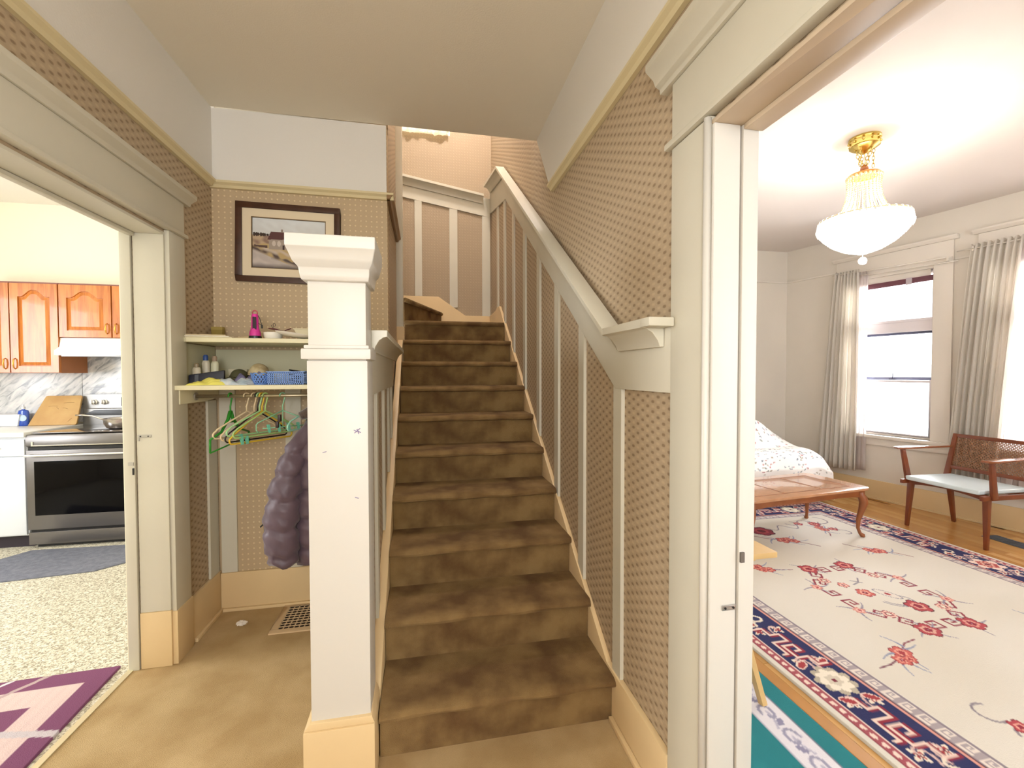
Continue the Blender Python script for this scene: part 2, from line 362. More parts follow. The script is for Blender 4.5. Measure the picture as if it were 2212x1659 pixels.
def latch(parent, x, y, z, L, label):
    o = B().box(x, x+L, y-0.004, y, z-0.007, z+0.007).build('latch_plate', chrome, parent, bevel=0.002, label=label)
    b = B()
    for k in (0.2, 0.8): b.tube([(x+L*k, y-0.006, z), (x+L*k, y-0.003, z)], 0.003)
    b.build('screw', black, o)
    return o
latch(lc, -1.288, 2.3205, 1.09, 0.052, 'small steel latch plate')
box(-1.29, -1.283, 2.316, 2.3205, 1.068, 1.097).build('latch_hook', chrome, lc)
box(-1.326, -1.305, 2.309, 2.3125, 0.957, 0.972).build('strike_plate', chrome, lc)
box(-1.309, -1.303, 2.308, 2.3125, 0.915, 0.945).build('keyhole', black, lc)

# ------------------------------------------------------------------ living room opening trim (right)
rc = sroot('door_2', 'cream painted casing around the living room opening', 'door casing')
box(XR-0.018, XR, 1.03, 1.210, 0.0, 2.045).build('side_casing', white, rc, bevel=0.003)
B().tube([(XR-0.021, 1.036, 0.0), (XR-0.021, 1.036, 2.04)], 0.010, 10).build('casing_bead', whiteb, rc, smooth=True)
box(XR-0.018, XR, -0.75, 1.210, 2.068, 2.235).build('head_casing', white, rc, bevel=0.003)
box(XR-0.032, XR, -0.78, 1.232, 2.047, 2.067).build('head_bead', white, rc, bevel=0.006)
B().prism([(XR, 2.236), (XR-0.028, 2.236), (XR-0.030, 2.25), (XR-0.045, 2.258), (XR-0.052, 2.275), (XR-0.078, 2.298), (XR-0.078, 2.318), (XR, 2.318)], 'y', -0.8, 1.262).build('head_cap', white, rc, bevel=0.002)
B().box(XR-0.014, 0.812, 1.017, 1.0295, 0, 2.022).box(0.816, 0.862, 1.011, 1.0295, 0, 2.022).build('jamb_lining', whiteb, rc, bevel=0.003)
B().box(XR-0.014, 0.871, -0.6, 1.0295, 2.022, 2.0335).box(0.816, 0.871, -0.6, 1.010, 2.008, 2.022).build('head_lining', M('warm_lining', '#c9b69c', 0.45), rc, bevel=0.002)
latch(rc, 0.770, 1.0165, 0.757, 0.040, 'small steel strike plate')
box(0.818, 0.829, 1.005, 1.0105, 0.878, 0.905).build('strike_hole', M('old_grey_metal', '#77716b', 0.5, metal=0.6), rc)

# ------------------------------------------------------------------ baseboards
def baseb(name, b, label, mat=tan): return st(b.build(name, mat, bevel=0.003), label, 'baseboard')
baseb('baseboard_left', B().box(XL, XL+0.018, 2.476, YB-0.001, 0, 0.235).box(XL+0.018, XL+0.034, 2.50, YB-0.001, 0, 0.02), 'peach baseboard on the left wall of the alcove')
baseb('baseboard_alcove', B().box(XL+0.019, -0.37, YB-0.018, YB-0.0005, 0, 0.222).box(XL+0.03, -0.37, YB-0.034, YB-0.018, 0, 0.018), 'peach baseboard across the back of the coat alcove')
# stair stringer skirt on the right wall
RISE, RUN, Y1 = 0.1835, 0.260, 1.605
SL = RISE/RUN
def zs(y): return 0.708+0.715*(y-2.393)
sk = B().prism([(1.211, 0), (1.211, 0.196), (1.66, 0.196), (4.24, zs(4.24)), (4.36, 2.035), (4.46, 2.015), (YW-0.001, 2.01), (YW-0.001, 1.2), (3.3, 0.6), (1.9, 0)], 'x', 0.728, XR-0.0005)
st(sk.build('baseboard_stair_right', tan, bevel=0.003), 'peach skirting board climbing along the right side of the stairs', 'baseboard')
B().prism([(1.211, 0.0), (1.211, 0.02), (1.60, 0.02), (1.60, 0.0)], 'x', 0.710, 0.7275).build('shoe_moulding', tan, bpy.data.objects['baseboard_stair_right'], bevel=0.003)
bk = B().prism([(-1.2, 2.30), (-0.19, 2.207), (0.167, 2.207), (0.458, 2.008), (0.727, 2.008), (0.727, 1.2), (-1.2, 1.2)], 'y', YW-0.018, YW-0.0005)
st(bk.build('baseboard_stair_back', tan, bevel=0.003), 'peach stepped skirting board behind the winder steps', 'baseboard')

# ------------------------------------------------------------------ wainscot on the right wall: battens, apron, cap rail
wn_ = sroot('trim_wainscot_right', 'cream battens, apron board and cap rail climbing the right stair wall', 'wainscot')
YK, YP = 1.655, 4.16     # kink and peak of the apron top
def ztop(y): return 1.535 if y < YK else 1.535+0.700*(y-YK) if y < YP else 1.535+0.700*(YP-YK)+0.20*(y-YP)
def zbot(y): return 1.318 if y < 1.60 else 1.318+0.697*(y-1.60) if y < 3.93 else 1.318+0.697*2.33+0.21*(y-3.93)
ap = [(1.2105, 1.318), (1.60, 1.318), (3.93, zbot(3.93)), (YW-0.002, zbot(YW)), (YW-0.002, ztop(YW)), (YP, ztop(YP)), (YK, ztop(YK)), (1.2105, 1.535)]
B().prism(ap, 'x', 0.733, XR-0.0005).build('apron_board', white, wn_, bevel=0.0015)
def batten(yc, wd=0.07, x0=0.735, x1=XR-0.0005):
    a, b_ = yc-wd/2, yc+wd/2; lo = lambda y: (max(0.196, zs(y)) if y < 4.24 else 2.02)
    B().prism([(a, lo(a)), (b_, lo(b_)), (b_, zbot(b_)+0.002), (a, zbot(a)+0.002)], 'x', x0, x1).build('batten', white, wn_)
for yc in (1.585, 1.985, 2.385, 2.785, 3.19, 3.60, 4.0, 4.38): batten(yc)
# cap rail: moulding swept along the wall in mitred runs
CAP = [(0.0, -0.085), (0.014, -0.085), (0.020, -0.066), (0.040, -0.040), (0.052, -0.034), (0.056, -0.030), (0.078, -0.026), (0.078, 0.0), (0.0, 0.0)]
def sweep(path, name, parent, wall='x', base=XR-0.018, sgn=-1, mat=None):
    b = B(); n = len(CAP); vs = []
    for k, (t, z) in enumerate(path):
        for (a, h) in CAP:
            vs.append((base+sgn*a, t, z+h) if wall == 'x' else (t, base+sgn*a, z+h))
    fs = [(i*n+j, i*n+(j+1) % n, (i+1)*n+(j+1) % n, (i+1)*n+j) for i in range(len(path)-1) for j in range(n)]
    fs += [tuple(range(n)), tuple((len(path)-1)*n+j for j in range(n-1, -1, -1))]
    return b.add(vs, fs).build(name, mat or white, parent, bevel=0.0015, seg=1)
sweep([(1.245, 1.545), (1.545, 1.545)], 'cap_rail', wn_)
box(XR-0.100, XR-0.0185, 1.188, 1.244, 1.518, 1.545).build('cap_return', white, wn_, bevel=0.004)
sweep([(1.545, 1.545), (3.99, 1.545+0.700*2.445), (YW-0.09, 1.545+0.700*2.445+0.2*0.79)], 'cap_rail', wn_)
# back wall wainscot
wb = sroot('trim_wainscot_back', 'cream battens and cap rail on the wall behind the winder steps', 'wainscot')
def zbk(x): return 3.300-0.166*(x-0.70)
B().prism([(-1.2, zbk(-1.2)-0.20), (0.732, zbk(0.732)-0.20), (0.732, zbk(0.732)), (-1.2, zbk(-1.2))], 'y', YW-0.017, YW-0.0005).build('apron_board', white, wb)
vsb = B(); n = len(CAP); pth = [(-1.2, zbk(-1.2)+0.01), (0.655, zbk(0.655)+0.01)]; vv = []
for x, z in pth:
    for a, h in CAP: vv.append((x, YW-0.018-a, z+h))
vsb.add(vv, [(j, (j+1) % n, n+(j+1) % n, n+j) for j in range(n)]+[tuple(range(n)), tuple(range(2*n-1, n-1, -1))]).build('cap_rail', white, wb, bevel=0.0015, seg=1)
for xc, zb, wd in ((-0.042, 2.208, 0.075), (0.332, 2.095, 0.085), (0.690, 2.009, 0.088), (-0.42, 2.224, 0.08)):
    B().box(xc-wd/2, xc+wd/2, YW-0.015, YW-0.0005, zb, zbk(xc)-0.198).build('batten', white, wb)

# ------------------------------------------------------------------ half wall beside the stairs + newel
hwl = walls('wall_half', wpx, [(-0.37, -0.200, 1.655, YB-0.001, 0, 1.50)], 'papered half wall between coat alcove and stairs')
wl = sroot('trim_wainscot_left', 'cream battens, apron and cap rail on the half wall beside the newel', 'wainscot')
box(-0.1995, -0.183, 1.652, YB, 1.30, 1.498).build('apron_board', white, wl)
for yc in (1.90, 2.25, 2.56, 2.78):
    box(-0.1995, -0.186, yc-0.03, yc+0.03, max(0.2, 0.708+0.715*(yc-2.393)), 1.299).build('batten', white, wl)
box(-0.1995, -0.187, 1.652, 1.69, 0.25, 1.299).build('batten', white, wl)
cl = B(); vv = []
for y in (1.655, 3.05):
    for a, h in CAP: vv.append((-0.183+a*0.72, y, 1.535+h*0.9))
cl.add(vv, [(j, (j+1) % n, n+(j+1) % n, n+j) for j in range(n)]+[tuple(range(n)), tuple(range(2*n-1, n-1, -1))]).build('cap_rail', white, wl, bevel=0.0015, seg=1)
box(-0.39, -0.184, 1.653, YB-0.002, 1.50, 1.535).build('cap_board', white, wl, bevel=0.003)
skl = B().prism([(1.655, 0), (1.655, 0.215), (3.72, zs(3.72)), (3.72, 0.9), (2.2, 0)], 'x', -0.1995, -0.162)
st(skl.build('baseboard_stair_left', tan, bevel=0.003), 'peach skirting board on the left side of the stairs', 'baseboard')
# newel
nw = thing('newel_post', 'tall square cream newel post with moulded cap and peach base', 'newel post', (-0.2705, 1.577, 0))
h = 0.0925
B().box(-h, h, -0.077, 0.073, 0.245, 1.42).build('shaft', whiteb, nw, bevel=0.003)
B().box(-h+0.004, h-0.004, -0.073, 0.069, 1.42, 1.70).build('upper_shaft', whiteb, nw, bevel=0.003)
B().box(-h-0.022, h+0.014, -0.095, 0.075, 0, 0.225).prism([(-h-0.022, 0.225), (h+0.014, 0.225), (h+0.004, 0.25), (-h-0.004, 0.25)], 'y', -0.09, 0.074).build('base', tan, nw, bevel=0.004)
B().box(-h-0.014, h+0.012, -0.092, 0.0745, 1.424, 1.458).box(-h-0.007, h+0.006, -0.085, 0.073, 1.458, 1.470).build('collar', whiteb, nw, bevel=0.004)
cap = B(); prof = [(0.0, 1.672), (0.012, 1.674), (0.016, 1.690), (0.020, 1.712), (0.036, 1.728), (0.040, 1.738), (0.052, 1.766), (0.054, 1.768), (0.054, 1.806), (0.0, 1.806)]
rings = [[(-h-a*0.85, -0.077-a, z), (h+a*0.6, -0.077-a, z), (h+a*0.6, 0.072+min(a, .04), z), (-h-a*0.85, 0.072+min(a, .04), z)] for a, z in prof]
vv = [p for q in rings for p in q]
cap.add(vv, [(i*4+j, i*4+(j+1) % 4, (i+1)*4+(j+1) % 4, (i+1)*4+j) for i in range(len(prof)-1) for j in range(4)]+[(3, 2, 1, 0), tuple(len(vv)-4+j for j in range(4))])
cap.build('cap', whiteb, nw, bevel=0.002, seg=1)
B().box(-0.055, 0.088, -0.085, 0.06, 1.806, 1.814).build('cap_top_plate', whiteb, nw, bevel=0.003)
mk = B()
for a, b_ in (((0.050, 1.185), (0.068, 1.200)), ((0.058, 1.198), (0.064, 1.182)), ((0.048, 1.195), (0.058, 1.19)), ((0.060, 1.192), (0.070, 1.186))):
    mk.tube([(a[0], -0.0785, a[1]), (b_[0], -0.0785, b_[1])], 0.0013, 5)
mk.tube([(-0.048, -0.0785, 1.125), (-0.036, -0.0785, 1.128)], 0.001, 5); mk.tube([(0.050, -0.0785, 0.975), (0.062, -0.0785, 0.971)], 0.0014, 5)
mk.build('scuff_marks', M('violet_scuff', '#8b80a6', 0.7), nw, kind='stuff')

# ------------------------------------------------------------------ staircase
stc = thing('staircase', 'steep carpeted stairs climbing between half wall and papered wall', 'stairs', (0.28, Y1, 0))
X0, X1 = -0.160-0.28, 0.7275-0.28
def step_mesh(i, w0, w1, wob):
    """one carpeted step: riser, rolled nosing and tread with a little unevenness"""
    yo = 0.0; nose = 0.030; th = 0.034
    prof = [(yo+0.004, 0.0), (yo+0.0, RISE-th-0.02), (yo-0.002, RISE-th-0.004), (yo-0.018, RISE-th-0.002), (yo-nose-0.002, RISE-th+0.004), (yo-nose-0.006, RISE-th+0.015),
            (yo-nose-0.001, RISE-0.008), (yo-nose+0.012, RISE-0.001), (yo+0.03, RISE), (yo+0.12, RISE-0.001), (yo+RUN+0.004, RISE)]
    nx = 14; b = B(); vs = []
    for k in range(nx+1):
        x = w0+(w1-w0)*k/nx
        for j, (y, z) in enumerate(prof):
            e = 0.003*math.sin(k*1.3+wob+j) if 1 < j < 9 else 0
            vs.append((x, y+e, z+e*0.5))
    m = len(prof); fs = [(k*m+j, (k+1)*m+j, (k+1)*m+j+1, k*m+j+1) for k in range(nx) for j in range(m-1)]
    bb = len(vs)
    for k in (0, nx):      # closed underside
        x = w0+(w1-w0)*k/nx; vs.append((x, RUN+0.004, 0.0))
    fs += [tuple(range(m))+(bb,), tuple(nx*m+j for j in range(m-1, -1, -1))+(bb+1,), (m-1, nx*m+m-1, bb+1, bb), (0, bb, bb+1, nx*m)]
    return b.add(vs, fs)
for i in range(9):
    xa = X0 if i < 6 else (-0.183-0.28 if i < 6 else X0+0.004)
    step_mesh(i, xa, X1, i*2.1).build('carpeted_step', carpet2, stc, smooth='auto', loc=(0, i*RUN, i*RISE))
# winders: 10th tread then two wedges turning left round the post
def winder(poly, z0, z1, nose_pts):
    b = B().prism(poly, 'z', z0, z1)
    o = b.build('carpeted_winder', carpet2, stc, loc=(-0.28, -Y1, 0), bevel=0.012)
    nb = B().tube([(x, y, z1-0.018) for x, y in nose_pts], 0.020, 10)
    nb.build('nosing', carpet2, o, smooth=True)
ya = Y1+9*RUN
z10 = 10*RISE
winder([(-0.157, ya), (0.7275, ya), (0.7275, YW-0.019), (-0.157, YW-0.019)], 9*RISE, z10, [(-0.15, ya-0.012), (0.717, ya-0.012)])
winder([(-0.157, ya+0.02), (0.20, YW-0.019), (-0.50, YW-0.019), (-0.2, ya+0.1)], z10-0.01, 11*RISE+0.012, [(-0.15, ya-0.02), (0.195, YW-0.05)])
winder([(-0.232, ya-0.09), (-0.30, YW-0.019), (-1.20, YW-0.019), (-1.20, ya-0.09)], 11*RISE, 12*RISE, [(-0.235, ya-0.07), (-0.30, YW-0.05)])
# shaded soffit under the flight closes the volume
st(B().prism([(Y1+0.01, 0), (YW, 0), (YW, 9*RISE-0.02), (Y1+9*RUN, 9*RISE-0.03), (Y1+0.27, 0.0)], 'x', -0.165, 0.726).build('floor_stair_carcass', M('rough_timber', '#6b5137', 0.9)), 'timber carcass under the stair treads', 'stair carcass')

# ------------------------------------------------------------------ coat alcove
ss = M('shelf_paint', '#dcd5b3', 0.45, bump=0.03)
us = thing('alcove_shelf', 'upper painted shelf of the coat alcove holding the pink torch', 'shelf', (-0.77, 2.62, 1.535))
B().prism([(-0.403, 0.195), (-0.403, -0.13), (-0.398, -0.165), (-0.37, -0.185), (0.395, -0.185), (0.395, 0.195)], 'z', 0, 0.022).build('board', ss, us, bevel=0.003)
ls = thing('alcove_shelf', 'lower painted shelf of the coat alcove over the hanger rod', 'shelf', (-0.77, 2.60, 1.300))
B().prism([(-0.396, 0.215), (-0.396, -0.10), (-0.44, -0.22), (-0.43, -0.245), (0.395, -0.245), (0.395, 0.215)], 'z', 0, 0.022).build('board', ss, ls, bevel=0.003)
B().prism([(2.39-2.6, 0), (2.39-2.6, -0.070), (2.66-2.6, -0.070), (2.80-2.6, -0.055), (2.80-2.6, 0)], 'x', -0.402, -0.378).build('cleat', ss, ls, bevel=0.002)
st(box(XL+0.0125, -0.372, YB-0.012, YB-0.0005, 1.325, 1.515).build('trim_alcove_panel', M('sage_cream', '#cbc6a6', 0.6)), 'plain painted board on the back wall between the two shelves', 'panel')
st(box(XL+0.0005, XL+0.010, 2.475, YB-0.013, 1.325, 1.53).build('trim_alcove_side_panel', MATS['sage_cream']), 'plain painted board on the left wall between the two shelves', 'panel')
tb = sroot('trim_alcove_battens', 'cream vertical battens below the lower shelf of the alcove', 'batten')
for x0, x1 in ((-1.150, -1.068), (-0.800, -0.715), (-0.455, -0.372)): box(x0, x1, YB-0.013, YB-0.0005, 0.223, 1.299).build('batten', white, tb)
box(XL+0.0005, XL+0.013, 2.70, YB-0.014, 0.236, 1.228).build('batten', white, tb)
RY, RZ = 2.53, 1.262
rod = thing('closet_rod', 'slim metal clothes rod under the lower shelf', 'rod', (-0.77, RY, RZ))
B().tube([(-0.37, 0, 0), (0.395, 0, 0)], 0.009, 12).build('rod', M('dull_nickel', '#b8ab90', 0.35, metal=0.8), rod, smooth=True)
B().lathe([(0.02, -0.003), (0.02, 0.003)], n=16).build('rod_flange', chrome, rod, loc=(-0.372, 0, 0), rot=(0, R(90), 0))
# hangers -------------------------------------------------------
def hook_pts(rr=0.018, neck=0.075):
    p = [(0, -rr*math.cos(t), rr*math.sin(t)+0.0) for t in np.linspace(R(200), R(0), 12)]
    p = [(0, rr*math.cos(t), rr*math.sin(t)) for t in np.linspace(R(215), R(0), 12)]
    p += [(0, rr*0.9, -0.020), (0, 0.004, -neck*0.62), (0, 0, -neck)]
    return p
def hanger(label, col, x, ang, drop=0.135, half=0.20, rad=0.0045, kind='loop', clips=False, dark=None):
    """local: hook centre at origin, arms in the local Y-Z plane"""
    m = M('plastic_'+col, col, 0.4)
    t = thing('clothes_hanger', label, 'hanger', (x, RY, RZ+0.0), ang, 'plastic clothes hangers on the alcove rod')
    rr = 0.0145
    hp = [(0, rr*math.cos(a), rr*math.sin(a)) for a in np.linspace(R(200), R(-20), 12)]+[(0, 0.006, -0.035), (0, 0, -0.055), (0, 0, -0.080)]
    B().tube(hp, rad*0.9, 8).build('hook', m, t, smooth=True)
    b = B()
    if kind == 'loop':
        cr = 0.017; zb = -0.080-drop
        pts = [(0, 0, -0.080)]
        pts += [(0, -half+cr, zb+2*cr+0.012)]
        pts += [(0, -half-cr*math.sin(a)*0.9+cr*0.6, zb+cr+cr*math.cos(a)) for a in np.linspace(R(20), R(170), 7)]
        pts += [(0, half-cr*0.6+cr*math.sin(a)*0.9, zb+cr-cr*math.cos(a)) for a in np.linspace(R(10), R(160), 7)]
        pts += [(0, half-cr, zb+2*cr+0.012)]
        b.tube(pts, rad, 8, closed=True)
        b.build('frame', m, t, smooth=True)
    elif kind == 'fold':
        z0 = -0.080
        for sg in (-1, 1):
            b.tube([(0, 0, z0-0.0), (0, sg*0.020, z0-0.04), (0, sg*0.075, z0-0.10), (0, sg*half, z0-drop)], [0.010, 0.008, 0.006, 0.005], 8)
            b.tube([(0, sg*half, z0-drop), (0, sg*(half+0.002), z0-drop-0.065)], 0.005, 8)
        b.tube([(0, -half, z0-drop-0.065), (0, 0, z0-drop-0.045), (0, half, z0-drop-0.065)], 0.004, 8)
        b.tube([(0, -0.03, z0-0.055), (0, 0.03, z0-0.055)], 0.004, 8)
        b.build('frame', m, t, smooth=True)
    elif kind == 'clip':
        z0 = -0.080
        b.tube([(0, 0, z0), (0, -half+0.01, z0-drop+0.02), (0, -half, z0-drop+0.01), (0, -half, z0-drop-0.02), (0, -half+0.012, z0-drop-0.03)], rad*0.8, 8)
        b.tube([(0, 0, z0), (0, half-0.01, z0-drop+0.02), (0, half, z0-drop+0.01), (0, half, z0-drop-0.02)], rad*0.8, 8)
        b.tube([(0, 0, z0), (0, 0, z0-drop-0.02)], rad*0.7, 8); b.tube([(0, -half+0.03, z0-drop-0.012), (0, half, z0-drop-0.012)], rad*0.7, 8)
        b.build('frame', m, t, smooth=True)
    if clips:
        cm = M('mint_clip', '#76c9ae', 0.4)
        for yy in clips:
            c = B(); zc = -0.080-drop-0.012
            c.beam((-0.006, yy-0.004, zc+0.018), (-0.003, yy+0.004, zc-0.024), 0.004, 0.010, up=(0, 1, 0))
            c.beam((0.012, yy-0.004, zc+0.018), (0.001, yy+0.004, zc-0.024), 0.004, 0.010, up=(0, 1, 0))
            c.tube([(-0.010, yy, zc-0.002), (0.012, yy, zc-0.002)], 0.004, 6)
            c.build('clip', cm, t)
    return t
# angle: 0 = across the rod; positive swings the near end to the left
hanger('bright green folding hanger, first from the left end of the rod', '#2f8f2c', -0.985, R(-12), 0.125, 0.155, kind='fold')
hanger('beige loop hanger second along the rod, next to the green one', '#e2cfaa', -0.908, R(-38), 0.125, 0.165)
hanger('beige loop hanger third along the rod, touching the black one', '#dfc9a2', -0.872, R(-39), 0.135, 0.165)
hanger('thin black hanger in the middle of the rod', '#1d1716', -0.856, R(-38), 0.145, 0.163, rad=0.0038)
hanger('pale mint hanger with clips, between black and yellow hangers', '#a6d69a', -0.846, R(-39), 0.115, 0.165, clips=(-0.10,))
hanger('yellow loop hanger near the middle of the rod', '#e0bb3a', -0.834, R(-39), 0.155, 0.165)
hanger('light green hanger with mint clips, just right of the yellow one', '#aacd7e', -0.818, R(-40), 0.125, 0.162, clips=(-0.125, -0.10))
hanger('thin mint clip hanger standing apart towards the jacket', '#8fc9a4', -0.734, R(-52), 0.075, 0.13, kind='clip', clips=(-0.07, -0.02, 0.03, 0.08), rad=0.004)
hanger('mint hanger that carries the puffy jacket', '#9edbc8', -0.600, R(-20), 0.09, 0.18, rad=0.004)
# jacket --------------------------------------------------------
jm = M('plum_nylon', '#584652', 0.48, bump=0.5, bscale=26, var=0.12, vscale=9, sheen=0.2)
jk = thing('puffer_jacket', 'plum-grey quilted puffer jacket hanging at the right end of the rod', 'jacket', (-0.575, 2.47, 1.13))
def puff(name, prof, seams, sx, sy, n=28, m_=44, amp=0.020, fold=0.012, ph=0.0):
    """prof: list of (z, cx, cy, rx, ry); seams: z values pinched in"""
    zs_ = [p[0] for p in prof]; vs = []; rows = []
    for k in range(m_+1):
        z = zs_[0]+(zs_[-1]-zs_[0])*k/m_
        g = [float(np.interp(-z, [-q for q in zs_], [p[i] for p in prof])) for i in range(1, 5)]
        pinch = 0
        for s_ in seams: pinch += math.exp(-((z-s_)/0.014)**2)
        up = amp*(1-min(1, pinch))
        for j in range(n):
            t = 2*math.pi*j/n
            zz = z+0.010*math.sin(t*3+ph)-0.05*max(0, math.cos(t-1.2))*0.3
            wv = fold*(0.35+0.65*pinch)*(0.5*math.sin(t*3+z*9+ph)+0.35*math.sin(t*7-z*31+ph))+0.0025*math.sin(t*13+z*55)+0.003*math.sin(z*90+t*5)
            rx, ry = g[2]+up+wv, g[3]+up+wv
            vs.append((g[0]+rx*math.cos(t), g[1]+ry*math.sin(t), zz))
    b = B(); fs = [(k*n+j, k*n+(j+1) % n, (k+1)*n+(j+1) % n, (k+1)*n+j) for k in range(m_) for j in range(n)]
    fs += [tuple(range(n)), tuple(m_*n+j for j in range(n))]
    return b.add(vs, fs).build(name, jm, jk, smooth=True)
puff('body', [(0.0, 0.02, 0.02, 0.035, 0.05), (-0.05, 0.02, 0.02, 0.06, 0.10), (-0.13, 0.02, 0.02, 0.09, 0.17), (-0.35, 0.03, 0.02, 0.10, 0.20), (-0.62, 0.03, 0.02, 0.11, 0.20), (-0.70, 0.03, 0.02, 0.09, 0.19)],
     (-0.20, -0.34, -0.48, -0.62), 1, 1, ph=0.5)
puff('sleeve', [(-0.01, 0.02, -0.07, 0.022, 0.03), (-0.12, -0.045, -0.11, 0.046, 0.062), (-0.30, -0.085, -0.15, 0.065, 0.066), (-0.50, -0.105, -0.17, 0.066, 0.064), (-0.645, -0.095, -0.18, 0.058, 0.058), (-0.67, -0.09, -0.18, 0.045, 0.045)],
     (-0.14, -0.245, -0.36, -0.50, -0.63), 1, 1, n=22, amp=0.016, ph=2.0)
B().tube([(-0.045, -0.05, 0.03), (-0.01, -0.03, 0.045), (0.03, -0.01, 0.045)], [0.02, 0.03, 0.035], 10).build('fur_collar', M('brown_fur', '#4f4038', 0.95, bump=1.0, bscale=90, sheen=0.5), jk, smooth=True)
B().tube([(-0.160, -0.20, -0.455), (-0.188, -0.205, -0.480)], 0.004, 6).build('zip_pull', black, jk)
B().box(-0.13, -0.118, -0.125, -0.095, 0.01, 0.045).box(-0.14, -0.128, -0.125, -0.10, -0.02, 0.012).build('buckle', M('dark_red_plastic', '#2c1714', 0.4), jk, bevel=0.003)

# ---- things on the upper shelf (top z 1.557)
UZ = 1.5575
mg = thing('paper_stack', 'thin pile of cream papers lying on the left of the upper shelf', 'papers', (-1.06, 2.56, UZ), R(4))
for k, (w_, c_) in enumerate(((0.21, '#ded3b0'), (0.19, '#efe7d2'), (0.17, '#cdbd9a'))):
    B().box(-w_/2-0.01*k, w_/2-0.01*k, -0.10, 0.10, 0.006*k, 0.006*k+0.0055).build('sheet', M('paper_%d' % k, c_, 0.8), mg, bevel=0.001, rot=(0, 0, 0.05*k))
env = thing('padded_envelope', 'small beige envelope lying beside the pink torch', 'envelope', (-0.945, 2.60, UZ), R(24))
B().hexa([(-0.05, -0.07, 0), (0.05, -0.07, 0), (0.05, 0.07, 0), (-0.05, 0.07, 0), (-0.048, -0.068, 0.006), (0.048, -0.068, 0.024), (0.048, 0.068, 0.022), (-0.048, 0.068, 0.006)]).build('packet', M('kraft_beige', '#c2ad84', 0.8), env, bevel=0.003)
cd = thing('cardboard_box', 'small mustard box standing in the back left corner of the upper shelf', 'box', (-1.128, 2.755, UZ))
B().box(-0.028, 0.028, -0.018, 0.018, 0, 0.080).build('carton', M('mustard_card', '#8f7a36', 0.7), cd, bevel=0.002)
B().box(-0.0285, 0.0285, -0.0185, 0.0185, 0.066, 0.082).build('lid', M('mustard_card_lid', '#a08a45', 0.7), cd, bevel=0.002)
fl = thing('torch', 'pink and black plastic torch standing lens down on the upper shelf', 'torch', (-0.868, 2.55, UZ))
pk = M('hot_pink_plastic', '#d8379a', 0.35)
B().lathe([(0.030, 0), (0.031, 0.004), (0.030, 0.018), (0.027, 0.020)], n=24).build('lens_ring', black, fl, smooth='auto')
B().lathe([(0.028, 0.018), (0.026, 0.040), (0.020, 0.056), (0.0175, 0.075), (0.0165, 0.125), (0.014, 0.134)], n=24).build('body', pk, fl, smooth='auto')
B().tube([(0.012*math.cos(a), 0, 0.140+0.013*math.sin(a)) for a in np.linspace(R(-30), R(210), 12)], 0.0035, 8).build('hanging_loop', M('rose_plastic', '#b25560', 0.4), fl, smooth=True)
B().prism([(-0.007, 0.052), (0.012, 0.050), (0.0115, 0.118), (-0.006, 0.120)], 'y', -0.0195, -0.012).build('grip_panel', M('dark_plum_rubber', '#2a1722', 0.6), fl, bevel=0.002)
B().tube([(0.010, 0, 0.136), (0.022, 0, 0.115), (0.030, 0, 0.085), (0.032, 0, 0.068)], 0.0018, 6).tube([(0.016, 0, 0.088), (0.026, 0, 0.079), (0.032, 0, 0.080)], 0.0015, 6).box(0.029, 0.037, -0.003, 0.003, 0.060, 0.078).build('wrist_strap', black, fl)
bw = thing('white_bowl', 'small white ribbed bowl in front of the sunglasses on the upper shelf', 'bowl', (-0.772, 2.52, UZ))
b = B(); prof = [(0.034, 0), (0.042, 0.010), (0.045, 0.036), (0.042, 0.036), (0.039, 0.012), (0.001, 0.006)]
nn = 48; vs = [((rr*(1+0.012*math.cos(24*2*math.pi*j/nn)))*math.cos(2*math.pi*j/nn), (rr*(1+0.012*math.cos(24*2*math.pi*j/nn)))*math.sin(2*math.pi*j/nn), z) for rr, z in prof for j in range(nn)]
b.add(vs, [(i*nn+j, i*nn+(j+1) % nn, (i+1)*nn+(j+1) % nn, (i+1)*nn+j) for i in range(len(prof)-1) for j in range(nn)]+[tuple(range(nn))]).build('bowl', M('white_china', '#eee8dd', 0.25), bw, smooth='auto')
pl = thing('white_plate', 'white plate tilted against the bowl near the newel', 'plate', (-0.665, 2.50, UZ+0.012))
pl.rotation_euler = (0, R(8), 0)
B().lathe([(0.05, 0), (0.085, 0.012), (0.092, 0.018), (0.090, 0.020), (0.05, 0.006), (0.001, 0.005)], n=36).build('plate', MATS['white_china'], pl, smooth='auto')
sg = thing('sunglasses', 'dark tortoise sunglasses with red arms lying on top of the bowl', 'sunglasses', (-0.745, 2.545, UZ+0.043), R(8))
B().tube([(-0.055, 0, 0.016), (-0.03, 0, 0.014), (0, 0, 0.006), (0.05, 0, -0.006), (0.085, 0, -0.018)], [0.003, 0.005, 0.004, 0.004, 0.003], 8).tube([(0.005, 0.01, -0.004), (0.03, 0.012, 0.012), (0.052, 0.012, 0.020)], 0.0028, 8).build('arms', M('maroon_plastic', '#5b1f22', 0.35), sg, smooth=True)
B().tube([(-0.035, 0.004, 0.018), (-0.042, 0.004, 0.034)], 0.0015, 6).tube([(-0.030, 0.004, 0.016)]+[(-0.028+0.006*math.cos(a), 0.004, 0.036+0.008*math.sin(a)) for a in np.linspace(3, -1.5, 7)], 0.0014, 6).build('wire', black, sg)
cr_ = thing('cream_tray', 'shallow cream box standing at the right end of the upper shelf', 'box', (-0.625, 2.60, UZ))
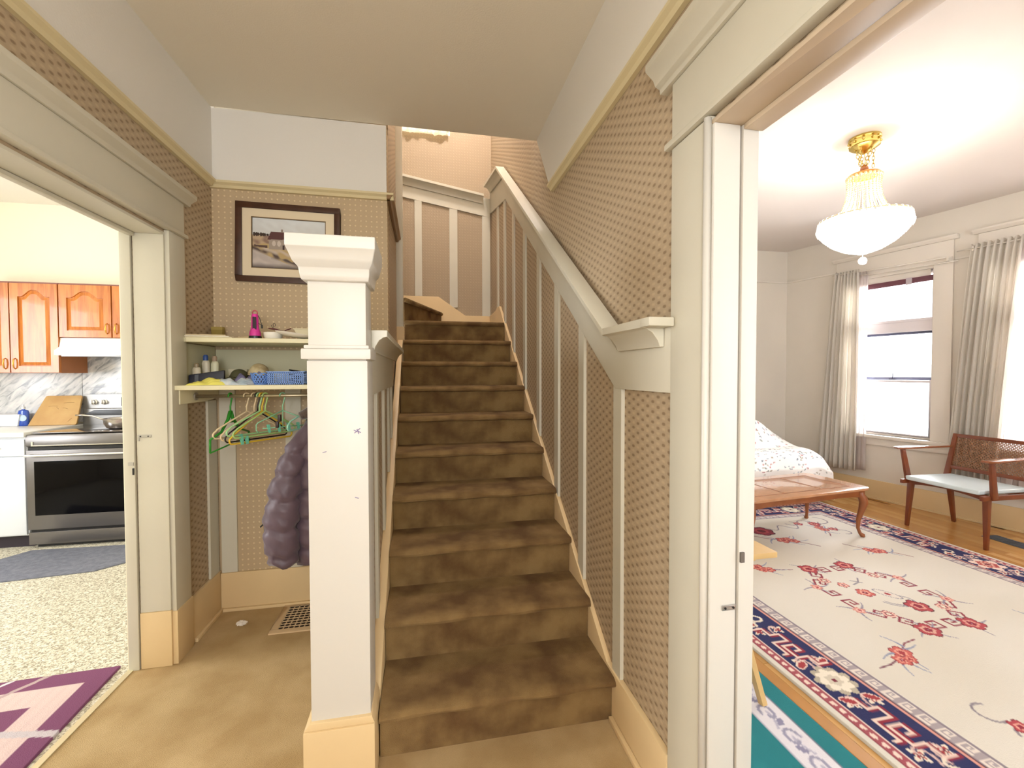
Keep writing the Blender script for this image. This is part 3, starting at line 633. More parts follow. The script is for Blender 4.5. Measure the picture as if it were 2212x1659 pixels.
B().hexa([(-0.028, -0.05, 0), (0.09, -0.05, 0), (0.09, 0.05, 0), (-0.028, 0.05, 0), (-0.052, -0.06, 0.060), (0.10, -0.06, 0.060), (0.10, 0.06, 0.060), (-0.052, 0.06, 0.060)]).build('tray', M('cream_card', '#ded4b2', 0.6), cr_, bevel=0.003)
B().box(-0.055, 0.10, -0.063, 0.063, 0.056, 0.062).build('rim', MATS['cream_card'], cr_, bevel=0.002)
# ---- things on the lower shelf (top 1.322)
LZ = 1.3225
def bottle(x, y, hgt, cap_c, body_c, label):
    t = thing('lotion_bottle', label, 'bottle', (x, y, LZ))
    B().lathe([(0.017, 0), (0.019, 0.004), (0.019, hgt*0.72), (0.014, hgt*0.80), (0.009, hgt*0.82)], n=20, sy=0.7).build('body', M('bottle_'+body_c, body_c, 0.4), t, smooth='auto')
    B().lathe([(0.012, hgt*0.81), (0.012, hgt*0.95), (0.008, hgt), (0.001, hgt)], n=16).build('cap', M('cap_'+cap_c, cap_c, 0.4), t, smooth='auto')
bottle(-1.126, 2.60, 0.155, '#2f4f8f', '#cfc6b0', 'white bottle with a blue cap at the left of the lower shelf')
bottle(-1.138, 2.53, 0.110, '#8f7f63', '#c9bfa8', 'short cream bottle with a tan cap standing in front of the blue-capped one')
bottle(-1.092, 2.62, 0.150, '#a89078', '#dcd8b8', 'pale bottle with a beige pump top, right of the blue-capped bottle')
nb = thing('navy_pouch', 'flat navy pouch in front of the bottles on the lower shelf', 'pouch', (-1.085, 2.52, LZ), R(10))
B().hexa([(-0.075, -0.02, 0), (0.075, -0.02, 0), (0.075, 0.02, 0), (-0.075, 0.02, 0), (-0.078, -0.014, 0.050), (0.078, -0.014, 0.074), (0.078, 0.014, 0.074), (-0.078, 0.014, 0.050)]).build('pouch', M('navy_nylon', '#131527', 0.5), nb, bevel=0.006)
B().hexa([(-0.05, -0.0225, 0.002), (-0.034, -0.0225, 0.002), (-0.034, -0.0205, 0.002), (-0.05, -0.0205, 0.002), (-0.05, -0.0165, 0.05), (-0.034, -0.0165, 0.052), (-0.034, -0.0145, 0.052), (-0.05, -0.0145, 0.05)]).build('strap', M('grey_webbing', '#5c6068', 0.7), nb)
def cloth(name, label, cat, x, y, sx, sy, hh, mat, seed, rz=0):
    rg = np.random.default_rng(seed); t = thing(name, label, cat, (x, y, LZ), rz)
    n_, m_ = 26, 18; ph = rg.uniform(0, 6, 6); vs = []
    for j in range(m_+1):
        for i in range(n_+1):
            a = i/n_*2-1; c = j/m_*2-1; e = max(0, 1-abs(a)**2.6)*max(0, 1-abs(c)**2.6)
            z = hh*e**0.6*(0.62+0.25*math.sin(3*a+ph[0]+2*c)+0.14*math.sin(9*a+4*c+ph[1])+0.10*math.sin(15*c-7*a+ph[2]))
            k = 1+0.10*math.sin(4*math.atan2(c, a)+ph[3])
            vs.append((a*sx*k, c*sy*k, max(0.0015, z+0.0015)))
    nb0 = len(vs); vs += [(p[0], p[1], 0) for p in vs]
    F = []
    for j in range(m_):
        for i in range(n_):
            q = j*(n_+1)+i; F.append((q, q+1, q+n_+2, q+n_+1)); F.append((nb0+q, nb0+q+n_+1, nb0+q+n_+2, nb0+q+1))
    rim = [i for i in range(n_+1)]+[j*(n_+1)+n_ for j in range(1, m_+1)]+[m_*(n_+1)+i for i in range(n_-1, -1, -1)]+[j*(n_+1) for j in range(m_-1, 0, -1)]
    for a, b_ in zip(rim, rim[1:]+rim[:1]): F.append((a, nb0+a, nb0+b_, b_))
    B().add(vs, F).build('fabric', mat, t, smooth=True); return t
cloth('yellow_cloth', 'crumpled yellow cloth at the front left of the lower shelf', 'cloth', -1.035, 2.420, 0.080, 0.050, 0.036, M('yellow_cotton', '#e4dc6c', 0.8), 3, R(8))
cloth('striped_bag', 'crumpled pale blue and white plastic bag beside the yellow cloth', 'bag', -0.925, 2.44, 0.080, 0.055, 0.046, M('pale_blue_film', '#a9bccb', 0.45, vscale=26, col2='#d9dde0'), 5)
cloth('lavender_cloth', 'folded lavender cloth between the blue bag and the blue baskets', 'cloth', -0.875, 2.50, 0.068, 0.05, 0.076, M('lavender_cotton', '#8a86a8', 0.8, vscale=14, col2='#5d5a7c'), 9)
wbx = thing('white_box', 'low white box behind the clothes on the lower shelf', 'box', (-0.985, 2.66, LZ))
B().box(-0.045, 0.045, -0.03, 0.03, 0, 0.078).build('carton', M('dull_white_card', '#c9c2a8', 0.7), wbx, bevel=0.002)
B().box(-0.046, 0.046, -0.031, 0.031, 0.066, 0.080).build('lid', MATS['dull_white_card'], wbx, bevel=0.002)
def hat(name, label, x, y, z, rr, hh, mat, brimmat, rz):
    t = thing(name, label, 'cap', (x, y, z), rz)
    vs = []; nr, na = 8, 28
    for k in range(nr+1):
        a = math.pi/2*k/nr
        for j in range(na):
            q = 2*math.pi*j/na; w_ = 1+0.05*math.sin(3*q+k)
            vs.append((rr*math.cos(a)*w_*math.cos(q), rr*0.9*math.cos(a)*w_*math.sin(q), hh*math.sin(a)))
    B().add(vs, [(k*na+j, k*na+(j+1) % na, (k+1)*na+(j+1) % na, (k+1)*na+j) for k in range(nr) for j in range(na)]+[tuple(range(na))]).build('crown', mat, t, smooth=True)
    vs = []
    for k in range(2):
        for j in range(15):
            q = R(-62)+R(124)*j/14; e = rr*(0.97+0.72*k*math.cos(q*1.15))
            vs.append((e*math.cos(q), e*math.sin(q), 0.006-0.006*k))
    B().add(vs, [(j, j+1, 16+j, 15+j) for j in range(14)]).build('brim', brimmat, t, smooth=True, solid=0.004)
    return t
hat('baseball_cap', 'dark olive cap on the lower shelf, left of the beige hat', -0.955, 2.57, LZ+0.030, 0.052, 0.050, M('olive_twill', '#4b4a30', 0.85), MATS['olive_twill'], R(-80))
hat('baseball_cap', 'beige patterned sun hat resting on top of the clothes on the lower shelf', -0.858, 2.565, LZ+0.050, 0.056, 0.060, M('beige_twill', '#c9bb98', 0.85, vscale=30, col2='#a8966f'), MATS['beige_twill'], R(-60))
# woven round basket
wk = thing('woven_basket', 'small round blue woven plastic basket with a wavy rim', 'basket', (-0.815, 2.46, LZ))
bm_ = M('cornflower_plastic', '#6f97e0', 0.4)
b = B()
for k in range(16):
    for sg_ in (-1, 1):
        pts = [((0.030+0.012*t)*math.cos(2*math.pi*(k+sg_*t*2)/16), (0.030+0.012*t)*math.sin(2*math.pi*(k+sg_*t*2)/16), 0.004+0.046*t) for t in (0, .25, .5, .75, 1)]
        b.tube(pts, 0.0028, 5)
b.build('weave', bm_, wk, smooth=True, kind='stuff')
B().tube([((0.043)*math.cos(a), 0.043*math.sin(a), 0.053+0.005*math.cos(7*a)) for a in np.linspace(0, 2*math.pi, 56, endpoint=False)], 0.0035, 6, closed=True).build('rim', bm_, wk, smooth=True)
B().lathe([(0.032, 0), (0.033, 0.005), (0.001, 0.005)], n=24).build('bottom', bm_, wk)
# rectangular perforated basket
rb_ = thing('plastic_basket', 'rectangular pale blue plastic basket with square holes beside the newel', 'basket', (-0.70, 2.47, LZ))
bp = M('sky_blue_plastic', '#84a8ee', 0.4)
def lattice(b, x0, x1, z0, z1, y, nxh, nzh, t=0.0025, ax='x'):
    def bx_(a0, a1, c0, c1):
        if ax == 'x': b.box(a0, a1, y, y+t, c0, c1)
        else: b.box(y, y+t, a0, a1, c0, c1)
    bx_(x0, x1, z0, z0+0.008); bx_(x0, x1, z1-0.010, z1)
    for k in range(nzh+1):
        if 0 < k < nzh: z = z0+0.008+(z1-z0-0.018)*k/nzh; bx_(x0, x1, z-0.0016, z+0.0016)
    for k in range(nxh+1):
        x = x0+(x1-x0)*k/nxh; bx_(max(x0, x-0.0022), min(x1, x+0.0022), z0, z1)
b = B(); lattice(b, -0.072, 0.10, 0.0, 0.066, -0.05, 17, 5); lattice(b, -0.072, 0.10, 0, 0.066, 0.0475, 17, 5)
lattice(b, -0.0475, 0.0475, 0, 0.066, -0.072, 9, 5, ax='y'); lattice(b, -0.0475, 0.0475, 0, 0.066, 0.0975, 9, 5, ax='y')
b.build('side_lattice', bp, rb_, kind='stuff')
B().box(-0.071, 0.099, -0.049, 0.049, 0, 0.003).build('bottom', bp, rb_)
B().box(-0.077, 0.105, -0.055, -0.0475, 0.062, 0.067).box(-0.077, 0.105, 0.0475, 0.055, 0.062, 0.067).box(-0.077, -0.0695, -0.0475, 0.0475, 0.062, 0.067).box(0.0975, 0.105, -0.0475, 0.0475, 0.062, 0.067).build('rim', bp, rb_, bevel=0.0015)
cbl = thing('coiled_cord', 'dark object lying in the rectangular blue basket', 'cord', (-0.655, 2.47, LZ+0.0035))
B().tube([(0.028*math.cos(t), 0.022*math.sin(t), 0.006+0.0042*t) for t in np.linspace(0, 15.5, 60)], 0.0045, 6).build('cord', black, cbl, smooth=True)
hk = thing('coat_hook', 'small cream hook screwed to the painted board under the upper shelf', 'hook', (-0.665, 2.803, 1.47))
B().box(-0.016, -0.008, -0.012, 0.001, -0.012, 0.012).box(0.006, 0.014, -0.012, 0.001, -0.012, 0.012).build('plate', ss, hk, bevel=0.002)
B().tube([(0.0, -0.006, 0.0), (0.012, -0.03, -0.018), (0.035, -0.04, -0.030), (0.05, -0.04, -0.022)], 0.003, 8).build('arm', ss, hk, smooth=True)

# ---- picture
pw, ph_ = 0.565, 0.455
pc = thing('framed_picture', 'dark-framed watercolour of a stone farmhouse hung slightly tilted in the alcove', 'picture', (-0.765, YB-0.0015, 2.135)); pc.rotation_euler = (0, R(0.6), 0)
wood = M('dark_walnut', '#4a2a18', 0.35, var=0.3, vscale=20)
b = B()
for (x0, x1, z0, z1) in ((-pw/2, pw/2, ph_/2-0.033, ph_/2), (-pw/2, pw/2, -ph_/2, -ph_/2+0.033), (-pw/2, -pw/2+0.033, -ph_/2+0.033, ph_/2-0.033), (pw/2-0.033, pw/2, -ph_/2+0.033, ph_/2-0.033)):
    b.box(x0, x1, -0.024, 0, z0, z1)
b.build('frame', wood, pc, bevel=0.003)
b = B(); mw, mh = pw/2-0.034, ph_/2-0.034; iw, ih = mw-0.046, mh-0.046
for q in ((-mw, mw, ih, mh), (-mw, mw, -mh, -ih), (-mw, -iw, -ih, ih), (iw, mw, -ih, ih)): b.box(q[0], q[1], -0.015, -0.003, q[2], q[3])
b.build('mount', M('cream_mount', '#e2d2b4', 0.8), pc)
b = B()
for q in ((-iw, iw, ih-0.004, ih), (-iw, iw, -ih, -ih+0.004), (-iw, -iw+0.004, -ih, ih), (iw-0.004, iw, -ih, ih)): b.box(q[0], q[1], -0.014, -0.006, q[2], q[3])
b.build('inner_fillet', M('bronze_fillet', '#7b6343', 0.4), pc)
W_, H_ = 2*iw-0.01, 2*ih-0.01
pt = Paint(W_, H_, 0.0026, '#cfd0cf'); X, Y = pt.x, pt.y
nz = np.zeros(X.shape)
for k in range(14): a = rng.uniform(0, 6.3); fq = rng.uniform(20, 140); nz += np.sin((X*math.cos(a)+Y*math.sin(a)*1.6)*fq+rng.uniform(0, 6))/14
pt.mask(np.clip((Y/H_-0.70)/0.3+nz, 0, 1), '#dfe4e6', 0.6)
pt.mask(Y < H_*0.66, '#b9a183'); pt.mask((Y < H_*0.66)*np.clip(nz*3+0.2, 0, 1), '#7f6258', 0.8)
for k in range(9): pt.ell(0.01+k*0.012+rng.uniform(-.004, .004), H_*0.67, 0.007, rng.uniform(.006, .013), 0, '#3b2b22')
for k in range(4): pt.ell(W_*0.66+k*0.022, H_*0.665, 0.010, 0.007, 0, '#4a4038')
pt.mask((Y < H_*0.42+0.02*np.sin(X*22)), '#b9a070'); pt.mask((Y < H_*0.36-0.16*(X/W_)+0.0) & (X < W_*0.55), '#b8ada6')
pt.mask(((Y < H_*0.40) & (X < W_*0.55-(H_*0.4-Y)*-1.2))*np.clip(0.35+nz*2, 0, 1), '#cfc3ba', 0.8)
pt.mask(np.exp(-((Y-(H_*0.40-X*0.36))/0.012)**2)*np.clip(0.6+nz*3, 0, 1), '#46322e', 0.95)
pt.mask(np.exp(-((Y-(H_*0.30-X*0.20))/0.014)**2)*(X > W_*0.25)*np.clip(0.5+nz*3, 0, 1), '#544640', 0.8)
pt.mask(np.clip(1-Y/(H_*0.10), 0, 1), '#4d4240', 0.95)
hx, hy = W_*0.22, H_*0.38
pt.poly([(hx, hy), (W_*0.62, hy+0.002), (W_*0.62, H_*0.60), (hx, H_*0.58)], '#a39587')
pt.poly([(hx-0.008, H_*0.575), (W_*0.63, H_*0.60), (W_*0.58, H_*0.735), (hx+0.012, H_*0.735)], '#5b3634')
pt.poly([(W_*0.385, H_*0.73), (W_*0.415, H_*0.73), (W_*0.415, H_*0.79), (W_*0.385, H_*0.79)], '#8a7c70')
pt.poly([(W_*0.41, hy), (W_*0.435, hy), (W_*0.435, hy+0.026), (W_*0.41, hy+0.026)], '#3a2a28')
pt.ell(W_*0.29, H_*0.50, 0.010, 0.016, 0, '#c9bdb2'); pt.ell(W_*0.36, H_*0.50, 0.010, 0.016, 0, '#c9bdb2')
pt.poly([(W_*0.02, H_*0.42), (W_*0.2, H_*0.40), (W_*0.2, H_*0.45), (W_*0.02, H_*0.46)], '#5a443c')
po = pt.build('painting', Mvc('print_paper', 0.7, 0.0), 0.001, pc, map3=lambda V: np.stack([V[:, 0]-W_/2, -0.008-V[:, 2], V[:, 1]-H_/2], -1))

# ---- floor register and tissue
vr = thing('floor_register', 'beige scrolled floor vent set in the carpet of the alcove', 'vent', (-0.655, 2.645, 0.0))
vm = M('almond_enamel', '#d2b58e', 0.5)
b = B(); vx, vy = 0.155, 0.155
for q in ((-vx, vx, -vy, -vy+0.035), (-vx, vx, vy-0.035, vy), (-vx, -vx+0.035, -vy+0.035, vy-0.035), (vx-0.035, vx, -vy+0.035, vy-0.035)): b.box(q[0], q[1], q[2], q[3], 0.0005, 0.008)
b.build('frame', vm, vr, bevel=0.002)
b = B(); g_ = vx-0.035
for i in range(9):
    for j in range(9):
        cx_, cy_ = -g_+(i+.5)*2*g_/9, -g_+(j+.5)*2*g_/9; rr = g_/9*1.05
        b.tube([(cx_+rr*math.cos(a), cy_+rr*math.sin(a), 0.005) for a in np.linspace(0, 2*math.pi, 9, endpoint=False)], 0.0022, 4, closed=True)
for i in range(1, 9): b.box(-g_+i*2*g_/9-0.001, -g_+i*2*g_/9+0.001, -g_, g_, 0.003, 0.006)
b.build('grille', vm, vr, kind='stuff')
box(-g_, g_, -g_, g_, 0.0002, 0.0012).build('duct_opening', M('duct_dark', '#3a2c20', 0.9), vr)
ts = thing('crumpled_tissue', 'small crumpled white tissue on the carpet by the vent', 'tissue', (-0.985, 2.625, 0.0))
bm = bmesh.new(); bmesh.ops.create_icosphere(bm, subdivisions=3, radius=0.02)
for v in bm.verts:
    q = v.co.normalized(); k_ = 1+0.35*math.sin(q.x*7+2)*math.sin(q.y*9)+0.2*math.sin(q.z*13+q.x*5); v.co = Vector((q.x*0.024*k_, q.y*0.017*k_, 0.011+q.z*0.011*k_))
    v.co.z = max(0.0005, v.co.z)
me = bpy.data.meshes.new('tissue'); bm.to_mesh(me); bm.free(); me.materials.append(M('tissue_paper', '#e9e0d4', 0.9))
o = bpy.data.objects.new('tissue', me); S.collection.objects.link(o); o.parent = ts

# upstairs window with a short cream curtain
w3 = sroot('window_3', 'upstairs window above the stairs, only its lower edge in view', 'window')
B().box(-0.6, 0.29, YW+0.001, YW+0.13, 3.946, 3.965).build('sill', whitel, w3)
vs = []
for k in range(2):
    for j in range(61):
        x = -0.62+0.905*j/60; y = YW-0.055+0.013*math.sin(j*0.9)+0.006*math.sin(j*2.3)
        vs.append((x, y, (4.6 if k else 3.925+0.014*math.sin(j*0.33)+0.006*math.sin(j*1.1))))
uc = thing('short_curtain', 'short cream curtain of the upstairs window, only the hem visible', 'curtain', (0, 0, 0))
def translucent(name, col, fac=0.5):
    m = M(name, col, 0.85); nt = m.node_tree; P = nt.nodes['Principled BSDF']; out = [x for x in nt.nodes if x.type == 'OUTPUT_MATERIAL'][0]
    t = nt.nodes.new('ShaderNodeBsdfTranslucent'); t.inputs[0].default_value = (*lin(col), 1); mx = nt.nodes.new('ShaderNodeMixShader'); mx.inputs[0].default_value = fac
    nt.links.new(P.outputs[0], mx.inputs[1]); nt.links.new(t.outputs[0], mx.inputs[2]); nt.links.new(mx.outputs[0], out.inputs[0]); return m
B().add(vs, [(j, j+1, 62+j, 61+j) for j in range(60)]).build('fabric', translucent('cream_sheer', '#f0e2c2'), uc, smooth=True)

# ------------------------------------------------------------------ kitchen
KY = 4.765
walls('wall_kitchen_back', kplaster, [(-4.7, -1.34, KY, KY+0.12, 0, 2.92)], 'cream kitchen wall above the oak cabinets')
walls('wall_kitchen_side', kplaster, [(-1.36, -1.34, 2.336, KY, 0, 2.92), (-1.36, -1.342, 0.0, 0.9, 0, 2.92), (-1.36, -1.342, 0.9, 2.336, 2.034, 2.92)], 'kitchen face of the wall shared with the hall')
walls('wall_kitchen_left', kplaster, [(-4.72, -4.6, 0, 1.4, 0, 2.92), (-4.72, -4.6, 3.0, KY, 0, 2.92), (-4.72, -4.6, 1.4, 3.0, 0, 0.95), (-4.72, -4.6, 1.4, 3.0, 2.25, 2.92)], 'outer kitchen wall with an unseen window opening for light')
walls('wall_kitchen_front', kplaster, [(-4.7, -1.34, -0.1, 0.0, 0, 2.92)], 'near kitchen wall')
st(box(-4.72, -1.341, -0.1, KY+0.1, 2.905, 3.0).build('ceiling_kitchen', M('kitchen_ceiling_paint', '#f2efe6', 0.8)), 'white kitchen ceiling', 'ceiling')
def marble():
    m = M('grey_veined_marble', '#d6d7dc', 0.25); nt = m.node_tree; P = nt.nodes['Principled BSDF']
    tc = nt.nodes.new('ShaderNodeTexCoord'); mp = nt.nodes.new('ShaderNodeMapping'); mp.inputs['Scale'].default_value = (3.0, 1, 11)
    rot = nt.nodes.new('ShaderNodeVectorRotate'); rot.rotation_type = 'Y_AXIS'; rot.inputs['Angle'].default_value = R(42); nt.links.new(tc.outputs['Object'], rot.inputs['Vector']); nt.links.new(rot.outputs[0], mp.inputs['Vector']); n = nt.nodes.new('ShaderNodeTexNoise'); n.inputs['Scale'].default_value = 2.2; n.inputs['Detail'].default_value = 6; n.inputs['Distortion'].default_value = 1.0
    nt.links.new(mp.outputs[0], n.inputs['Vector']); rp = nt.nodes.new('ShaderNodeValToRGB'); e = rp.color_ramp.elements
    e[0].position = 0.36; e[0].color = (*lin('#a2a5b0'), 1); e[1].position = 0.50; e[1].color = (*lin('#dadbe0'), 1); x = e.new(0.66); x.color = (*lin('#ecebec'), 1); y = e.new(0.43); y.color = (*lin('#c4c7cc'), 1)
    nt.links.new(n.outputs['Fac'], rp.inputs['Fac']); nt.links.new(rp.outputs['Color'], P.inputs['Base Color']); return m
mar = marble()
bs = sroot('trim_backsplash', 'grey veined marble backsplash panels behind stove and counter', 'backsplash')
box(-4.6, -3.082, KY-0.010, KY-0.0005, 0.935, 1.66).build('splash_panel', mar, bs, bevel=0.001)
box(-3.078, -1.5, KY-0.010, KY-0.0005, 0.935, 1.72).build('splash_panel', mar, bs, bevel=0.001)
box(-3.04, -1.5, KY-0.022, KY-0.0105, 1.19, 1.25).build('splash_ledge', mar, bs, bevel=0.002)
# oak upper cabinets
def oakm():
    m = M('honey_oak', '#c98a45', 0.32); nt = m.node_tree; P = nt.nodes['Principled BSDF']; P.inputs['Coat Weight'].default_value = 0.25
    tc = nt.nodes.new('ShaderNodeTexCoord'); mp = nt.nodes.new('ShaderNodeMapping'); mp.inputs['Scale'].default_value = (14, 14, 1.2)
    nt.links.new(tc.outputs['Object'], mp.inputs['Vector']); n = nt.nodes.new('ShaderNodeTexNoise'); n.inputs['Scale'].default_value = 3; n.inputs['Detail'].default_value = 8; n.inputs['Distortion'].default_value = 0.6
    nt.links.new(mp.outputs[0], n.inputs['Vector']); rp = nt.nodes.new('ShaderNodeValToRGB'); e = rp.color_ramp.elements
    e[0].position = 0.35; e[0].color = (*lin('#ad5f1c'), 1); e[1].position = 0.62; e[1].color = (*lin('#c97b33'), 1)
    nt.links.new(n.outputs['Fac'], rp.inputs['Fac']); nt.links.new(rp.outputs['Color'], P.inputs['Base Color']); return m
oak = oakm(); oakd = M('oak_body', '#a8683a', 0.4, var=0.1, vscale=9)  # one plain oak tone for the cabinet bodies
def arch(w_, h_, rise, inset, n=24):
    """outline with a cathedral-arched top, centred in x"""
    x0, x1 = -w_/2+inset, w_/2-inset; z0 = -h_/2+inset; zt = h_/2-inset-rise; pts = [(x0, z0), (x1, z0)]
    for k in range(n+1):
        t = k/n; x = x1+(x0-x1)*t; e = abs(2*t-1); s_ = 1 if e < 0.12 else 0.5+0.5*math.cos(math.pi*min(1, (e-0.12)/0.72))
        pts.append((x, zt+rise*s_))
    return pts
def cab_door(parent, x0, x1, z0, z1, y, handle_side, rise=0.055):
    w_, h_ = x1-x0, z1-z0; cx_, cz_ = (x0+x1)/2, (z0+z1)/2
    d = B().box(-w_/2, w_/2, 0, 0.012, -h_/2, h_/2)
    out = arch(w_, h_, rise, 0.055); n = len(out)
    # frame front with arched opening: quads between the outline and the door rectangle
    rect = [(-w_/2, -h_/2), (w_/2, -h_/2)]+[(w_/2+(-w_)*(k/(n-3)), h_/2) for k in range(n-2)]
    vs = [(p[0], -0.010, p[1]) for p in rect]+[(p[0], -0.010, p[1]) for p in out]+[(p[0]*0.97, 0.0, p[1]*0.985) for p in out]+[(p[0], 0.0, p[1]) for p in rect]
    fs = [(i, (i+1) % n, (i+1) % n+n, i+n) for i in range(n)]+[(i+n, (i+1) % n+n, (i+1) % n+2*n, i+2*n) for i in range(n)]+[(i+3*n, (i+1) % n+3*n, (i+1) % n, i) for i in range(n)]
    d.add(vs, fs)
    o = d.build('door', oak, parent, loc=(cx_, y, cz_))
    a = arch(w_, h_, rise*0.98, 0.062); c = arch(w_, h_, rise*0.9, 0.088); m_ = len(a)
    pb = B().add([(p[0], 0.0, p[1]) for p in a]+[(p[0], -0.009, p[1]) for p in c], [(i, (i+1) % m_, (i+1) % m_+m_, i+m_) for i in range(m_)]+[tuple(range(2*m_-1, m_-1, -1))])
    pb.build('raised_panel', oak, o)
    hx = (w_/2-0.030)*handle_side; hz = -h_/2+0.075
    B().tube([(hx, -0.009, hz+0.045), (hx, -0.026, hz+0.035), (hx, -0.032, hz), (hx, -0.026, hz-0.035), (hx, -0.009, hz-0.045)], [0.004, 0.005, 0.006, 0.005, 0.004], 8).build('handle', M('warm_gold', '#e2b25a', 0.25, metal=1.0), o, smooth=True)
YC = 4.455
def cabinet(label, x0, x1, z0, z1, doors):
    t = thing('wall_cabinet', label, 'cabinet', (x0, YC, z0), 0, 'oak wall cabinets over stove and counter')
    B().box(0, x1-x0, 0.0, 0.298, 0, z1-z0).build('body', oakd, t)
    B().box(0, x1-x0, -0.014, 0.0, z1-z0-0.012, z1-z0).build('top_moulding', M('cherry_edge', '#7d4636', 0.4), t)
    for (a, b_, s_) in doors: cab_door(t, a-x0+0.003, b_-x0-0.003, 0.004, z1-z0-0.014, -0.014, s_)
ZT = 2.150
cabinet('tall oak wall cabinet at the picture\'s left edge', -3.74, -3.378, 1.385, ZT, [(-3.74, -3.378, 1)])
cabinet('tall oak wall cabinet with one arched door, left of the white range hood', -3.376, -3.034, 1.385, ZT, [(-3.376, -3.034, -1)])
cabinet('short double-door oak wall cabinet directly above the white range hood', -3.030, -2.252, 1.688, ZT, [(-3.030, -2.643, 1), (-2.639, -2.252, -1)])
# hood
hd = thing('range_hood', 'white range hood under the short oak cabinet', 'range hood', (-2.66, YC, 1.534))
hw_ = 0.375
B().prism([(0.29, 0), (-0.075, 0), (-0.075, 0.042), (-0.02, 0.075), (-0.005, 0.152), (0.29, 0.152)], 'x', -hw_, hw_).build('canopy', M('white_enamel', '#f6f4f2', 0.25), hd, bevel=0.004)
box(-hw_+0.03, hw_-0.03, -0.04, 0.26, -0.006, -0.0005).build('filter', chrome, hd)
# base cabinet + counter
wc = M('white_cabinet', '#e4e8ef', 0.35)
bc = thing('base_cabinet', 'white base cabinet with a drawer left of the stove', 'cabinet', (-3.60, 4.12, 0))
B().box(-0.9, 0.54, 0.02, 0.62, 0.10, 0.884).build('body', wc, bc)
B().box(-0.9, 0.54, 0.06, 0.60, 0.0, 0.0995).build('toe_kick', M('dark_kick', '#2c2330', 0.6), bc)
for (x0, x1) in ((0.02, 0.535), (-0.44, 0.01)):
    dr = B().box(x0+0.004, x1-0.004, 0.002, 0.019, 0.735, 0.862).build('drawer', wc, bc, bevel=0.004)
    B().tube([(x0+0.16, 0.0, 0.800), (x0+0.19, -0.018, 0.793), (x0+0.33, -0.018, 0.793), (x0+0.36, 0.0, 0.800)], 0.005, 8).build('handle', steel2, dr, smooth=True)
    B().box(x0+0.004, x1-0.004, 0.002, 0.019, 0.11, 0.725).build('door', wc, bc, bevel=0.004)
ct = thing('countertop', 'white laminate countertop left of the stove', 'countertop', (-3.60, 4.10, 0.885))
B().box(-0.9, 0.545, 0.0, 0.642, 0.0, 0.036).build('slab', M('white_laminate', '#f0f0ef', 0.3), ct, bevel=0.006)
sk_ = thing('steel_sink', 'edge of a stainless sink at the far left of the counter', 'sink', (-3.66, 4.36, 0.9215))
B().box(-0.25, 0.10, -0.16, 0.16, 0.0, 0.006).build('rim', steel2, sk_, bevel=0.003)
B().box(-0.22, 0.07, -0.13, 0.13, 0.006, 0.0075).build('basin', chrome, sk_)
dj = thing('dish_tray', 'clear white tray standing behind the sink', 'tray', (-3.60, 4.66, 0.9215))
B().hexa([(-0.16, -0.06, 0), (0.13, -0.06, 0), (0.13, 0.06, 0), (-0.16, 0.06, 0), (-0.17, -0.065, 0.10), (0.15, -0.065, 0.10), (0.15, 0.065, 0.10), (-0.17, 0.065, 0.10)]).build('tray', M('frosty_plastic', '#e3e6ee', 0.3), dj, bevel=0.006)
B().box(-0.175, 0.155, -0.072, 0.072, 0.095, 0.103).build('rim', MATS['frosty_plastic'], dj, bevel=0.003)
so = thing('soap_bottle', 'blue dish soap bottle with a clear cap beside the cutting board', 'bottle', (-3.445, 4.63, 0.9215))
B().lathe([(0.030, 0), (0.038, 0.006), (0.040, 0.05), (0.040, 0.115), (0.034, 0.135), (0.013, 0.142), (0.012, 0.150)], n=28, sy=0.55).build('body', M('royal_blue_liquid', '#2750b8', 0.2, coat=0.4), so, smooth='auto')
B().lathe([(0.013, 0.148), (0.014, 0.168), (0.006, 0.172), (0.006, 0.186), (0.001, 0.188)], n=16).build('cap', M('clear_cap', '#dfe3ee', 0.2), so, smooth='auto')
B().lathe([(0.0285, -0.0025), (0.0285, 0.0025)], n=24).build('label', M('pale_label', '#b9d0e6', 0.5), so, loc=(0.008, -0.0205, 0.070), rot=(R(90), 0, 0))
cb_ = thing('cutting_board', 'large wooden board leaning against the backsplash left of the stove', 'cutting board', (-3.20, 4.62, 0.9215)); cb_.rotation_euler = (R(-17), 0, 0)
bd = [(-0.205, 0.0), (0.150, 0.0), (0.158, 0.01), (0.158, 0.262), (0.150, 0.27), (-0.105, 0.27), (-0.118, 0.262)]
B().prism(bd, 'y', -0.009, 0.009).build('board', M('worn_birch', '#c9a468', 0.6, vscale=6, col2='#b98f56'), cb_, bevel=0.004)
kc = B()
for (x0, z0, x1, z1) in ((0.03, .20, .11, .203), (-0.02, .16, .0, .145), (-.08, .17, -.01, .172), (.03, .155, .07, .145), (.09, .03, .115, .06)): kc.tube([(x0, -0.0095, z0), ((x0+x1)/2, -0.0095, (z0+z1)/2+.003), (x1, -0.0095, z1)], 0.0013, 4)
kc.build('knife_marks', M('knife_mark', '#8d6b3c', 0.7), cb_, kind='stuff')
